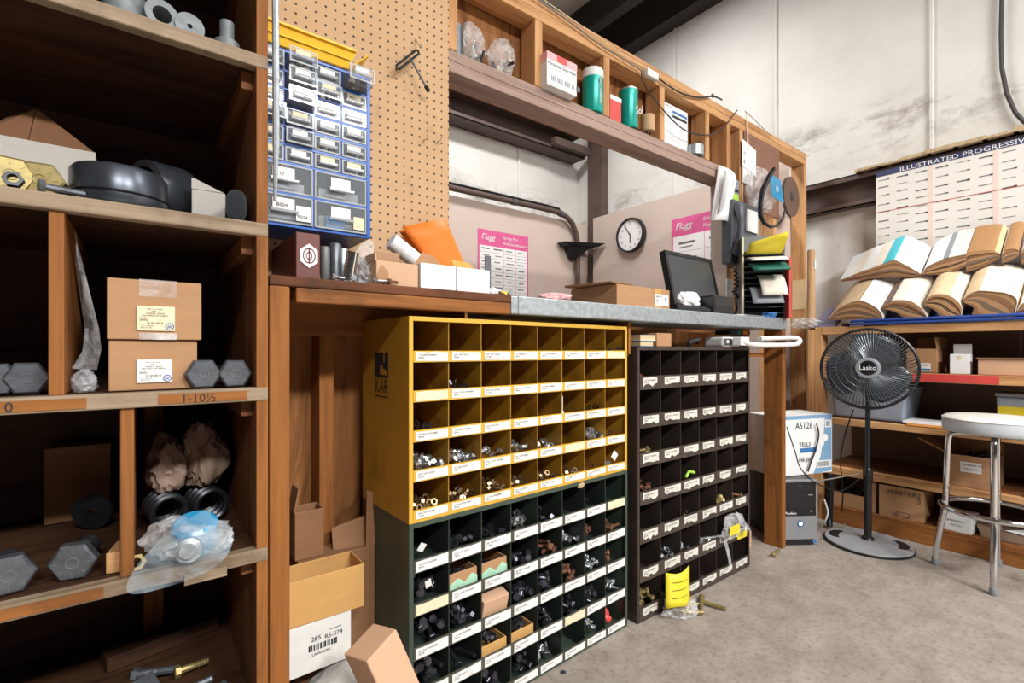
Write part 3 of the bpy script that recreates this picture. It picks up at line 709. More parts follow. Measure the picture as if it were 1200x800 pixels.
# ================================================================== ON THE LEFT SHELVING
def bigbolt(px, shelf, yf, m, label, r=.030, yaw=0.0, sl=.13, dz=0, grp=None):
    x = atY(px, 400, yf).x
    o = thing('hex_bolt', label, 'bolt', (x, yf, shelf + r * .866 + .0008 + dz), yaw, grp)
    b = MB(); M = Matrix.Rotation(-PI / 2, 4, 'X')   # +Z -> +Y
    hh = r * .68
    b.prism(hexpoly(r), hh * .15, hh, 0, M)
    b.add([(x_ * .88, y_ * .88, 0) for x_, y_ in hexpoly(r)] + [(x_, y_, hh * .15) for x_, y_ in hexpoly(r)], [(5, 4, 3, 2, 1, 0)] + [(i, (i + 1) % 6, 6 + (i + 1) % 6, 6 + i) for i in range(6)], 0, False, M)
    b.build('head', m, o)
    b = MB().lathe([(r * .55, hh - .001), (r * .55, hh + sl * .5)] + [(r * (.47 if i % 2 else .55), hh + sl * (.5 + .05 * i)) for i in range(1, 10)], 12, 0, M); b.build('shank', 'blackox' if m == 'gunmetal' else m, o)  # shank darker than its head, standing in for the shelf's shade
    k = MB()
    for i in range(8):
        a = i * PI / 4; c, s = math.cos(a), math.sin(a)
        T = M @ Matrix.Rotation(a, 4, 'Z'); k.box(r * .52, r * .74, -.0008, .0008, -.0007, .0002, 0, T)
    k.tube([(r * .26 * math.cos(i * PI / 6), -.0002, r * .26 * math.sin(i * PI / 6)) for i in range(12)], .0012, 5, 0, True)
    k.build('grade_mark', 'steelgrey' if m == 'gunmetal' else m, o)
    return o
Z1, Z2, Z3, Z4, Z5 = [z + .0016 for z in SH[:5]]
def lathe_thing(name, label, cat, prof, loc, m, n=24, rot=None, group=None):
    o = MB().lathe(prof, n).build(name, m); o.location = loc
    if rot: o.rotation_euler = rot
    return tag(o, label, cat, group)
def ring(name, label, cat, ro, ri, h, loc, m, rot=None, n=28):
    return lathe_thing(name, label, cat, [(ri, 0), (ro, 0), (ro, h), (ri, h), (ri, 0)], loc, m, n, rot)
p = atY(146, 10, 1.05); lathe_thing('pipe_coupling', 'wide grey steel coupling standing leftmost on the top shelf', 'pipe fitting', [(.030, 0), (.030, .05), (.024, .052), (.024, .065), (0, .065)], (p.x, 1.05, Z1), 'zincdull')
p = atY(190, 10, 1.035); ring('steel_sleeve', 'thick grey sleeve with wide bore lying on the top shelf', 'sleeve', .025, .014, .06, (p.x, 1.02, Z1 + .0255), 'zincdull', (R(-90), 0, R(9)))
p = atY(222, 10, 1.035); ring('steel_sleeve', 'grey bushing with tiny bore lying on the top shelf', 'sleeve', .0225, .004, .055, (p.x, 1.022, Z1 + .023), 'zincdull', (R(-90), 0, R(6)))
p = atY(240, 10, 1.06); ring('steel_sleeve', 'dark short bushing half hidden behind the tiny bore bushing', 'sleeve', .016, .004, .03, (p.x + .005, 1.055, Z1 + .0165), 'gunmetal', (R(-90), 0, R(-32)))
p = atY(266, 10, 1.04); lathe_thing('stepped_pin', 'stepped grey pin standing at the right of the top shelf', 'pin', [(.021, 0), (.021, .024), (.012, .0245), (.012, .062), (0, .062)], (p.x, 1.04, Z1), 'zincdull')

bigbolt(12, Z2, 1.03, 'brass', 'gold hex bolt head cut by the left picture edge, second shelf', .030, R(12))
bigbolt(46, Z2, 1.035, 'brass', 'gold plated hex bolt head beside the black ring cap', .030, R(-6), .09)
p = atY(24, 215, 1.012); place(nut_mesh('hex_nut', 'castblack', .012, .010), 'hex_nut', 'small dark nut in front of the gold bolt heads', 'nut', Matrix.Translation((p.x - .006, 1.002, Z2 + .0118)) @ Matrix.Rotation(R(80), 4, 'X'))
p = atY(75, 215, 1.02); place(bolt_mesh('hex_bolt', 'gunmetal', .010, .008, .0055, .05), 'hex_bolt', 'small grey bolt lying between gold heads and black cap', 'bolt', aim((p.x, 1.015, Z2 + .0105), (1, .25, 0)))
# black caps
p = atY(141, 230, 1.07)
o = thing('steel_collar', 'black steel cap lying flat on the second shelf', 'pipe cap', (p.x, 1.072, Z2), 0)
MB().lathe([(.066, 0), (.069, .004), (.069, .018), (.0665, .021), (.0665, .060), (.062, .066), (.030, .067), (0, .067)], 40).build('shell', 'capsteel', o)
MB().lathe([(.0695, .0195), (.071, .021), (.0695, .0225)], 40, caps=False).build('groove', 'castblack', o)
p = atY(194, 225, 1.165)
ax_ = Vector((.86, .50, .06)).normalized()
o = thing('steel_collar', 'black slotted steel ring propped on edge behind the flat cap', 'pipe cap', (p.x - .004, 1.165, Z2 + .0625))
Mr = ax_.to_track_quat('Z', 'Y').to_matrix().to_4x4()
MB().lathe([(.048, -.036), (.0605, -.036), (.0615, -.031), (.0615, .029), (.059, .036), (.048, .036), (.048, -.036)], 44, 0, Mr).build('shell', 'capsteel', o)
n_ = Vector((0, 0, 1)).cross(ax_).normalized() * -1; up_ = (Vector((0, 0, 1)) * .80 + (-n_ if n_.y > 0 else n_) * .60).normalized(); tg_ = ax_.cross(up_)
Ms = Matrix((ax_, tg_, up_)).transposed().to_4x4()
MB().box(-.022, .026, -.0038, .0038, .0590, .0622, 0, Ms).build('slot', 'ink', o)
p0, p1 = atY(-40, 190, 1.16), atY(112, 190, 1.16)
o = carton('open_carton', 'white carton with a raised brown flap behind the gold bolts', 'box', p1.x - p0.x, .2, .122, (p0.x, 1.16, Z2), 0, 'kraftdark', True)
MB().box(0, p1.x - p0.x, -.001, -.0002, .001, .1222).build('printed_face', 'cartongrey', o)
k = MB(); wd = p1.x - p0.x
k.hexa([(wd * .45, .004, .1222), (wd, .004, .1222), (wd, .008, .1222), (wd * .45, .008, .1222)], [(wd * .47, .06, .200), (wd * .51, .06, .196), (wd * .51, .064, .196), (wd * .47, .064, .200)])
k.hexa([(wd * .1, .004, .1222), (wd * .445, .004, .1222), (wd * .445, .008, .1222), (wd * .1, .008, .1222)], [(wd * .24, .06, .176), (wd * .46, .06, .200), (wd * .46, .064, .200), (wd * .24, .064, .176)])
k.build('flap', 'cartonbrown_shade', o)
p0, p1 = atY(225, 240, 1.075), atY(265, 240, 1.075)
o = carton('open_carton', 'small white carton with sloping top at the right end of the second shelf', 'box', p1.x - p0.x, .15, .066, (p0.x, 1.085, Z2), R(-4), 'cartongrey', True)
wd = p1.x - p0.x; k = MB(); k.hexa([(0, 0, .0665), (wd * .95, 0, .0665), (wd * .95, .003, .0665), (0, .003, .0665)], [(0, 0, .086), (.004, 0, .086), (.004, .003, .086), (0, .003, .086)]); k.build('sloping_edge', 'cartongrey', o)
k = MB(); k.hexa([(0, .05, .0665), (.06, .05, .0665), (.06, .053, .0665), (0, .053, .0665)], [(.005, .09, .105), (.012, .09, .104), (.012, .093, .104), (.005, .093, .105)]); k.build('flap', 'kraftdark', o)
p = atY(276, 240, 1.03)
o = thing('oval_tube', 'black oval cap at the right end of the second shelf', 'cap', (p.x, 1.02, Z2), R(-15))
pl = [(.017 * math.cos(a), .030 + .030 * math.sin(a) * (abs(math.sin(a)) ** -.4 if abs(math.sin(a)) > .05 else 1)) for a in [i * PI / 12 for i in range(24)]]
pl = [(x, max(z, 0)) for x, z in pl]
MB().prism(pl, -.05, 0, 0, Matrix.Rotation(PI / 2, 4, 'X')).build('shell', 'blackplastic', o)
MB().prism([(x * .78, .03 + (z - .03) * .82) for x, z in pl], 0, .002, 0, Matrix.Rotation(PI / 2, 4, 'X')).build('end_face', 'castblack', o)

# boxes of cap screws
LBL = [('5/8-11 X 3 UNC', .0052, .022, .010), ('GR8', .0052, .032, .016), ('GRADE 8 - BLACK', .0052, .020, .022), ('HEX HEAD CAP SCREWS', .0052, .012, .028), ('QTY 25', .0045, .006, .034), ('00453', .0075, .006, .041), ('III IIII IIII III', .0085, .022, .050), ('LOT 4 17003128', .004, .008, .056), ('MADE IN USA', .004, .008, .061)]
for i, (x0, x1, z, h, lb, yy, rz) in enumerate(((127, 231, Z3, .085, 'lower brown carton of black cap screws with white label, under another carton', 1.035, 0), (125, 236, Z3 + .0862, .101, 'upper brown taped carton of black cap screws with cream label', 1.03, R(-1)))):
    a, b = atY(x0, 400, yy), atY(x1, 400, yy); wd = b.x - a.x
    o = carton('screw_carton', lb, 'box', wd, .15, h, (a.x, yy, z), rz, 'kraft', tape=(wd * .32, wd * .72) if i else None)
    lx0, lx1 = wd * .30, wd * .70; f = (lx1 - lx0) / .085
    ls = [(t, s * f, dx * f, dz * f) for t, s, dx, dz in LBL]
    st = sticker(o, lx0, lx1, h * .15, h * .15 + .068 * f, 'labelcream' if i else 'labelwhite', ls, y=-.0026)
    k = MB(); cx, cz, rr = lx1 - .012 * f, h * .15 + .012 * f, .0105 * f
    M = Matrix.Rotation(PI / 2, 4, 'X'); k.lathe([(rr * .75, 0), (rr, 0), (rr, .0004), (rr * .75, .0004), (rr * .75, 0)], 20, 0, Matrix.Translation((cx, -.0026, cz)) @ M)
    for q in range(5): k.box(cx - rr * .5 + q * rr * .2, cx - rr * .38 + q * rr * .2, -.0031, -.0026, cz - rr * .4, cz + rr * (.5 if q % 2 else .2))
    k.build('stamp', 'inkblue', st)
bigbolt(239, Z3, 1.02, 'gunmetal', 'dark hex bolt head touching the right side of the screw cartons', .0285, R(4))
bigbolt(276, Z3, 1.02, 'gunmetal', 'dark hex bolt head beside the right upright, third shelf', .0280, R(2))
bigbolt(31, Z3, 1.05, 'gunmetal', 'dark hex bolt head left of the upper divider', .0275, R(6))
bigbolt(-6, Z3, 1.05, 'gunmetal', 'dark hex bolt head at the left picture edge, third shelf', .027, R(6))
# hanging plastic bag
top, bot = atY(72, 272, 1.02), atY(99, 445, 1.06)
o = thing('plastic_bag', 'limp clear plastic bag hanging beside the upper divider', 'bag', (bot.x, 1.06, Z3), 0)
crumple('body', (.0175, .03, .020), 'filmdense', o, seed=3, amp=.25)
pts = [(72, 272), (80, 300), (95, 345), (108, 385), (114, 410), (112, 432)]
P = [atY(x + 17 - 3 * i, y, 1.045 + .004 * i) - Vector((bot.x, 1.06, Z3)) for i, (x, y) in enumerate(pts)]
vs, fs = [], []
for i, q in enumerate(P):
    w_ = (.004, .010, .016, .020, .026, .034)[i]
    for k in range(5): t = k / 4; vs.append(q + Vector((-w_ * t, .03 * t + .006 * math.sin(t * 6 + i), .002 * math.sin(i * 2 + t * 3))))
for i in range(len(P) - 1):
    for k in range(4): fs.append((i * 5 + k, i * 5 + k + 1, i * 5 + 6 + k, i * 5 + 5 + k))
MB().add(vs, fs, 0, True).build('bag_neck', 'filmdense', o)

# fourth shelf
bigbolt(10, Z4, 1.03, 'gunmetal', 'grey hex bolt head at the left picture edge, fourth shelf', .0315, R(10), .07)
bigbolt(84, Z4, 1.035, 'gunmetal', 'grey hex bolt head below the third shelf, left of the lower divider', .031, R(-10), .07)
a = atY(125, 660, 1.06); k = MB().box(0, .026, 0, .06, 0, .034).build('wood_block', 'pine_y', bevel=.002); k.location = (a.x, 1.03, Z4); k.rotation_euler.z = R(-12); tag(k, 'small light wood block leaning by the lower divider', 'block')
a = atY(112, 640, 1.22); ring('steel_disc', 'dark steel disc standing behind the grey bolt, fourth shelf', 'disc', .035, .008, .012, (a.x - .012, 1.30, Z4 + .0355), 'castblack', (R(-80), 0, R(-25)))
a, b = atY(52, 600, 1.40), atY(130, 600, 1.40); carton('storage_carton', 'dim brown carton at the back of the fourth shelf', 'box', b.x - a.x, .05, .16, (a.x, 1.395, Z4), 0, 'kraftdark')
for px, lb in ((193, 'dark round cable coil, left of two behind the bag'), (241, 'dark round cable coil, right of two behind the bag')):
    a = atY(px, 620, 1.25)
    o = thing('cable_coil', lb, 'coil', (a.x, 1.25, Z4), R(10))
    for q in range(4): MB().tube([(.029 * math.cos(t * PI / 12), -.04 + .024 * q, .0365 + .030 * math.sin(t * PI / 12)) for t in range(24)], .006, 6, 0, True).build('loop', 'castblack', o)
for px, s, sd, lb in ((196, (.036, .045, .062), 11, 'crumpled brown paper bundle on the coils, left of two'), (238, (.040, .045, .078), 23, 'crumpled brown paper bundle on the coils, taller right one')):
    a = atY(px, 560, 1.27); k = crumple('paper_bundle', s, 'papercrumple', seed=sd, amp=.48, sub=4, fine=.07); k.location = (a.x, 1.255, Z4 + .0735); tag(k, lb, 'paper bundle')
a = atY(214, 650, 1.03)
o = thing('plastic_bag', 'clear plastic bag holding a blue cap, draped over the fourth shelf edge', 'bag', (a.x + .014, 1.040, Z4), R(-12))
crumple('film', (.062, .044, .040), 'film', o, seed=8, amp=.4, sub=4)
MB().lathe([(.034, 0), (.036, .004), (.036, .044), (.030, .05), (0, .05)], 28, 0, Matrix.Translation((.006, .004, .0155)) @ Matrix.Rotation(R(20), 4, 'X')).build('blue_cap', 'bluefilm', o)
MB().lathe([(.020, 0), (.020, .02), (.012, .022), (.012, .03), (0, .03)], 20, 0, Matrix.Translation((.004, -.040, .0245)) @ Matrix.Rotation(R(80), 4, 'X')).build('fitting', 'galv', o)
vs = [(-.085, -.09, -.022), (-.03, -.088, -.018), (.05, -.085, -.004), (-.068, -.06, .02), (-.01, -.056, .034), (.07, -.05, .02), (-.03, -.03, .055), (.02, -.03, .07), (.07, -.02, .055), (.045, -.005, .095)]
MB().add(vs, [(0, 1, 4, 3), (1, 2, 5, 4), (3, 4, 7, 6), (4, 5, 8, 7), (6, 7, 9)], 0, True).build('bag_flap', 'filmblue', o, sub=2)
a = atY(156, 666, 1.02); place(nut_mesh('hex_nut', 'brass', .014, .012), 'hex_nut', 'copper nut in the corner beside the lower divider', 'nut', Matrix.Translation((a.x + .004, 1.02, Z4 + .0128)) @ Matrix.Rotation(R(75), 4, 'X'))
# bottom shelf oddments
for i, (x0, x1, y0, y1, ang, h, lb) in enumerate(((-.30, .02, 1.12, 1.2, 8, .012, 'dusty board lying on the lowest visible shelf'), (-.06, .15, 1.30, 1.36, 14, .03, 'narrow board lying at the back of the lowest visible shelf'))):
    k = MB().box(0, x1 - x0, 0, y1 - y0, 0, h).build('board', 'darkply', bevel=.002); k.location = (x0, y0, Z5); k.rotation_euler.z = R(ang); tag(k, lb, 'board')
k = thing('steel_plate', 'square steel plate with raised border on the lowest visible shelf', 'plate', (-.02, 1.09, Z5), R(35), rot=(R(38), 0, R(30)))
MB().box(0, .07, 0, .07, 0, .006).build('plate', 'gunmetal', k, bevel=.002); MB().box(.012, .058, .012, .058, .006, .009).build('raised_field', 'gunmetal', k, bevel=.001)
bl = bolt_mesh('hex_bolt', 'gunmetal', .014, .011, .008, .07)
for i, (x, y, d, lb) in enumerate(((.07, 1.12, (1, .2, 0), 'dark bolt lying by the steel plate'), (.11, 1.06, (.4, 1, 0), 'dark bolt near the right upright, lowest visible shelf'), (.02, 1.22, (1, -.4, 0), 'dark bolt behind the steel plate'))):
    place(bl, 'hex_bolt', lb, 'bolt', aim((x, y, Z5 + .0148), d))
place(bolt_mesh('hex_bolt', 'brass', .012, .01, .007, .05), 'hex_bolt', 'brass bolt on the lowest visible shelf', 'bolt', aim((.08, 1.2, Z5 + .0128), (1, .1, 0)))

# ================================================================== ON THE BENCH, LEFT HALF
ZB = BT + .001
def fx(px, Y, py=330): return atY(px, py, Y).x
o = carton('gift_box', 'maroon carton with white hexagon emblem on the bench corner', 'box', fx(375, 1.13) - .266, .25, .101, (.266, 1.13, ZB), 0, 'maroon')
wd = fx(375, 1.13) - .266
k = MB(); M = Matrix.Translation((wd * .53, -.0026, .050)) @ Matrix.Rotation(PI / 2, 4, 'X') @ Matrix.Diagonal((.78, 1, 1, 1))
k.prism([(.027 * math.sin(i * PI / 3), .027 * math.cos(i * PI / 3)) for i in range(6)], 0, .0005, 0, M); e = k.build('emblem', 'paper', o)
k = MB(); M2 = Matrix.Translation((0, -.0006, 0)) @ M
for r0, r1 in ((.0175, .0145), (.009, .0065)):
    k.lathe([(r1, 0), (r0, 0), (r0, .0005), (r1, .0005), (r1, 0)], 20, 0, M2)
k.prism([(-.002, -.016), (.002, -.016), (.002, .016), (-.002, .016)], 0, .0005, 0, M2); k.build('emblem_ring', 'maroon', e)
text('HEX BOLTS', .007, 'kraftlight', o, (-.0022, .14, .055), (0, -1, 0), (0, 0, 1)); text('STEEL', .006, 'kraftlight', o, (-.0022, .13, .045), (0, -1, 0), (0, 0, 1))
a = .28
for i, (px, Y, r, h, m, ti, lb) in enumerate(((381, 1.145, .0105, .078, 'steelgrey', 0, 'grey steel bar standing next to the maroon carton'), (393, 1.16, .0135, .092, 'gunmetal', 0, 'taller dark steel bar standing second from the maroon carton'), (402, 1.19, .012, .088, 'galv', 0, 'galvanised bar standing behind the cut tube'))):
    lathe_thing('steel_bar', lb, 'bar', [(r * .8, 0), (r, .003), (r, h - .003), (r * .85, h), (0, h)], (fx(px, Y), Y, ZB), m, 20)
ring('cut_tube', 'short chrome tube cut at an angle beside the clear bag', 'tube', .0145, .0115, .068, (fx(409, 1.135), 1.14, ZB + .0045), 'chrome', (R(10), R(6), 0))
o = thing('plastic_bag', 'crumpled clear plastic bag of fittings on the wooden bench top', 'bag', (fx(424, 1.2), 1.20, ZB), 0)
crumple('body', (.036, .04, .042), 'filmdense', o, seed=5, amp=.4, sub=4)
vs = [(-.03, 0, .05), (0, -.01, .06), (.035, 0, .055), (-.018, .005, .085), (.008, 0, .09), (.03, .005, .08), (.0, .0, .11), (.02, -.004, .128), (.035, .004, .112)]
MB().add(vs, [(0, 1, 4, 3), (1, 2, 5, 4), (3, 4, 7, 6), (4, 5, 8, 7)], 0, True).build('bag_neck', 'filmdense', o, sub=2)
for i, (x, y) in enumerate(((-.01, -.012), (.012, .006), (.0, .012))): MB().lathe([(.008, 0), (.008, .02), (.005, .021), (.005, .03), (0, .03)], 10, 0, Matrix.Translation((x, y, .006)) @ Matrix.Rotation(.5 * i, 4, 'X')).build('fitting', 'zinc', o)
x0, x1 = fx(441, 1.135), fx(490, 1.135)
o = carton('parts_box', 'open brown box with torn side on the bench, left of the white boxes', 'box', x1 - x0, .13, .060, (x0, 1.135, ZB), 0, 'kraftlight', True, flaps=(('l', 6, .018), ('b', -25, .05)))
k = MB().add([(.0, -.0022, .02), (.006, -.0022, .0), (.03, -.0022, .0), (.03, -.0022, .035), (.012, -.0022, .05)], [(0, 1, 2, 3, 4)]); k.build('stain', 'kraft', o)
for px, m, lb, fl in ((493, 'white', 'open white box with brown flap on the bench, left of two', ('b', -60, .01)), (536, 'white', 'open white box holding a yellow envelope on the bench, right of two', ('b', -60, .03))):
    x0, x1 = fx(px, 1.13), fx(px + 41.5 if px < 500 else 574, 1.13)
    o = carton('parts_box', lb, 'box', x1 - x0, .14, .066, (x0, 1.13, ZB), 0, m, True, flaps=(fl,))
    if px < 500:
        MB().add([(.006, .06, .066), (x1 - x0 - .006, .05, .062), (x1 - x0 - .02, .09, .105), (.05, .09, .112)], [(0, 1, 2, 3)]).build('inner_flap', 'kraft', o, solid=.003)
k = MB(); k.add([(0, 0, 0), (.075, .0, 0), (.06, .03, .036), (.0, .03, .04)], [(0, 1, 2, 3)])
k = k.build('envelope', 'orangepaper', solid=.003); k.location = (fx(541, 1.16), 1.19, ZB + .062); tag(k, 'yellow-orange envelope standing in the right white box', 'envelope')
# orange envelope with its own thickness, open at the mouth
TL, TR, BR, BL = atY(471, 266, 1.340), atY(522, 257, 1.355), atY(548, 318, 1.345), atY(507, 316, 1.34)
BR = TR + (BR - TR) * ((TR.z - ZB - .002) / (TR.z - BR.z)); BL = TL + (BL - TL) * ((TL.z - ZB - .002) / (TL.z - BL.z))
k = MB()
def q4(u, v): return TL.lerp(TR, u).lerp(BL.lerp(BR, u), v) + Vector((0, -.018 * math.sin(PI * u) * (1 - v * .6), 0))
k.grid(q4, 8, 6); k.grid(lambda u, v: q4(u, v) + Vector((0, .012 + .012 * (1 - v), -.006)), 8, 6)
k = recentre(k.build('envelope', 'orange', solid=.002)); tag(k, 'bright orange padded envelope leaning behind the white boxes', 'envelope')
p0, p1 = atY(458, 282, 1.30), atY(501, 316, 1.30); p1 = p0 + (p1 - p0) * ((p0.z - ZB - .021) / (p0.z - p1.z))
o = thing('paper_roll', 'white paper roll leaning behind the torn brown box', 'paper roll', (0, 0, 0))
k = MB().cyl(p0, p1, .024, .024, 20); k.build('sheet', 'paper', o)
d = (p1 - p0).normalized(); MB().cyl(p0 + d * .03, p0 + d * .0305 + d * .012, .0245, .0245, 20).build('printed_band', 'labelwhite', o)
o.location.z = 0
k = MB().box(-.012, .012, 0, .004, 0, .155).build('steel_square', 'gunmetal', bevel=.001); k.location = (fx(572, 1.33), 1.33, ZB); tag(k, 'dark steel strip standing upright beside the right white box', 'tool')
sb = {'zinc': bolt_mesh('hex_bolt', 'zinc', .0075, .006, .0042, .026), 'dark': bolt_mesh('hex_bolt', 'rust', .0075, .006, .0042, .024)}
for px, y, m, d, lb in ((396, 1.125, 'zinc', (1, .3, 0), 'zinc bolt lying before the cut tube on the wooden top'), (414, 1.122, 'zinc', (.3, 1, 0), 'zinc bolt lying under the clear bag'), (446, 1.121, 'zinc', (1, -.5, 0), 'zinc bolt before the torn brown box'), (452, 1.125, 'dark', (-.6, 1, 0), 'rusty bolt before the torn brown box'), (460, 1.120, 'dark', (1, .2, 0), 'rusty bolt before the right corner of torn brown box'), (588, 1.16, 'dark', (1, .4, 0), 'rusty bolt right of the white boxes'), (597, 1.14, 'zinc', (.4, 1, 0), 'zinc bolt near the seam of wood and metal tops')):
    place(sb[m], 'hex_bolt', lb, 'bolt', aim((fx(px, y), y, ZB + .0075), d))
k = crumple('paper_wad', (.022, .02, .014), 'paper', seed=2, amp=.4); k.location = (fx(580, 1.17), 1.175, ZB); tag(k, 'small white crumpled paper right of the white boxes', 'paper')
k = crumple('paper_wad', (.016, .016, .013), 'yellowcard', seed=6, amp=.3); k.location = (fx(590, 1.2), 1.2, ZB); tag(k, 'small olive lump right of the white boxes', 'lump')

# ------------------------------------------------------------------ blue drawer cabinet on the pegboard
CX0, CX1, CY0, CY1, CZ0, CZ1 = .192, .474, 1.235, 1.392, 1.292, 1.712
cab = thing('drawer_cabinet', 'blue small-parts drawer cabinet with clear drawers hung on the pegboard', 'drawer cabinet', (CX0, CY0, CZ0))
W, D, H = CX1 - CX0, CY1 - CY0, CZ1 - CZ0
b = MB(); b.box(0, .006, 0, D, 0, H); b.box(W - .010, W, 0, D, 0, H); b.box(.006, W - .010, 0, D, H - .008, H); b.box(.006, W - .010, 0, D, 0, .006); b.box(.006, W - .010, D - .004, D, .006, H - .008)
b.build('case', 'blueplastic', cab, bevel=.001)
zs = [.006 + .0725 * i for i in range(3)]; z0s = zs[2]; ph = (H - .008 - z0s) / 6
for z in zs[1:] + [z0s + ph * i for i in range(1, 6)]: MB().box(.006, W - .010, -.001, D - .004, z - .0026, z + .0026).build('shelf', 'blueplastic', cab)
for c in range(1, 4): x = .006 + (W - .016) * c / 4; MB().box(x - .0012, x + .0012, .002, D - .004, z0s, H - .008).build('divider', 'blueplastic', cab)
x = .006 + (W - .016) / 2; MB().box(x - .0015, x + .0015, .002, D - .004, .006, z0s).build('divider', 'blueplastic', cab)
def drawer(x0, x1, z0, z1, out, tagm, code=None, tilt=0):
    o = bpy.data.objects.new('drawer', None); COL.objects.link(o); o.parent = cab; o.location = (x0, -out, z0); o.rotation_euler.x = tilt
    w, h, d, t = x1 - x0, z1 - z0, min(D - .012, .13), .0018
    b = MB(); b.box(0, w, 0, t, 0, h); b.box(0, t, t, d, 0, h * .9); b.box(w - t, w, t, d, 0, h * .9); b.box(t, w - t, t, d, 0, t); b.box(t, w - t, d - t, d, t, h * .9)
    b.build('tray', 'drawerplastic', o)
    b = MB(); q = .0035
    for r_ in ((0, w, 0, q), (0, w, h - q, h), (0, q, q, h - q), (w - q, w, q, h - q)): b.box(r_[0], r_[1], -.0012, 0, r_[2], r_[3])
    b.build('front_frame', 'drawerframe', o)
    b = MB(); hw = min(w * .34, .03); zc = h * .42
    b.tube([(w / 2 - hw, -.0005, zc + .004), (w / 2 - hw, -.009, zc), (w / 2 + hw, -.009, zc), (w / 2 + hw, -.0005, zc + .004)], .0022, 6)
    b.box(w / 2 - hw, w / 2 + hw, -.010, -.002, zc - .004, zc - .002); b.build('pull', 'drawerframe', o)
    k = MB().box(w / 2 - hw * .85, w / 2 + hw * .75, -.0022, -.0008, zc + .004, h * .86).build('card', tagm, o)
    if code: text(code, .010 if w < .09 else .012, 'ink', o, (w / 2 - hw * .6, -.0023, zc + h * .13), (1, 0, 0), (0, 0, 1))
    if w > .09: MB().box(w * .12, w * .88, .02, d - .02, .003, h * rnd.uniform(.35, .55)).build('small_part', rnd.choice(['gunmetal', 'steelgrey']), o)
    elif rnd.random() < .85:
        MB().box(w * .15, w * .85, .03, d - .02, .003, h * rnd.uniform(.2, .45)).build('small_part', rnd.choice(['gunmetal', 'steelgrey', 'brownrail']), o)
        for q in range(3):
            s = rnd.uniform(.006, .010); MB().lathe([(s, 0), (s, .006), (s * .5, .008), (s * .5, .02), (0, .02)], 6, 0, Matrix.Translation((rnd.uniform(.014, w - .014), rnd.uniform(.02, .06), .004)) @ Matrix.Rotation(rnd.uniform(0, 1), 4, 'X')).build('small_part', rnd.choice(['gunmetal', 'zinc', 'steelgrey']), o)
    return o
PULL = {(0, 1): .045, (1, 1): .042, (2, 1): .04, (0, 3): .06, (3, 1): .012, (4, 1): .012, (1, 2): .015, (3, 0): .03, (0, 0): .012}
for r in range(6):
    for c in range(4):
        cw = (W - .016) / 4; x0 = .006 + cw * c + .002; zt = H - .008 - ph * r
        drawer(x0, x0 + cw - .004, zt - ph + .004, zt - .004, PULL.get((r, c), 0.001), rnd.choice(['labelwhite', 'labelwhite', 'labelcream']), '812' if (r, c) == (1, 3) else None)
for r in range(2):
    for c in range(2):
        cw = (W - .016) / 2; x0 = .006 + cw * c + .002
        o = drawer(x0, x0 + cw - .004, zs[r] + .003, zs[r] + .0695, .001, 'labelwhite', ('B004' if r == 0 else '177') if c == 0 else None)
        if (r, c) == (0, 0):
            k = MB().box(.09, .124, -.003, -.001, .008, .044).build('card', 'paper', o); text('9004', .012, 'ink', k, (.092, -.003, .014), (1, 0, 0), (0, 0, 1))
        if (r, c) == (0, 1): MB().box(.03, .075, .01, .06, .006, .035).build('blister_pack', 'bluedark', o); MB().box(.095, .122, -.003, -.001, .008, .04).build('card', 'labelcream', o)
# yellow trough lying on top
o = thing('parts_tray', 'yellow plastic parts tray lying on top of the blue cabinet', 'tray', (CX0 + .002, CY0 - .012, CZ1 + .001))
w = .235; b = MB()
b.hexa([(.03, .012, 0), (w - .02, .012, 0), (w - .02, .10, 0), (.03, .10, 0)], [(.03, .016, .003), (w - .02, .016, .003), (w - .02, .10, .003), (.03, .10, .003)])
b.hexa([(.02, .006, 0), (w - .015, .006, 0), (w - .015, .010, 0), (.02, .010, 0)], [(.0, -.006, .040), (w, -.006, .040), (w, -.002, .040), (.0, -.002, .040)])
b.hexa([(.02, .10, 0), (w - .015, .10, 0), (w - .015, .104, 0), (.02, .104, 0)], [(0, .116, .040), (w, .116, .040), (w, .12, .040), (0, .12, .040)])
b.build('trough', 'yellowplastic', o)
b = MB(); b.box(0, w, -.012, .0, .040, .046); b.box(.01, w - .01, -.004, .004, .018, .021); b.build('rim', 'yellowplastic', o, bevel=.001)
b = MB(); b.hexa([(w - .02, .008, .0), (w - .015, .008, 0), (w - .015, .10, 0), (w - .02, .10, 0)], [(w + .03, -.008, .046), (w + .035, -.008, .046), (w + .035, .11, .046), (w + .03, .11, .046)]); b.build('end_wall', 'yellowplastic', o)
b = MB(); b.hexa([(.02, .008, .0), (.025, .008, 0), (.025, .10, 0), (.02, .10, 0)], [(-.0, -.008, .058), (.012, -.008, .058), (.012, .11, .058), (-.0, .11, .058)]); b.build('end_wall', 'yellowplastic', o)
k = MB().tube([(.0, 0, 0), (.04, .01, .004), (.08, 0, 0)], .006, 8).build('yellow_marker', 'yellowcard'); k.location = (CX0 + .12, CY0 + .02, CZ1 + .0555); k.rotation_euler.z = .1; tag(k, 'yellow marker lying across the yellow tray', 'marker')
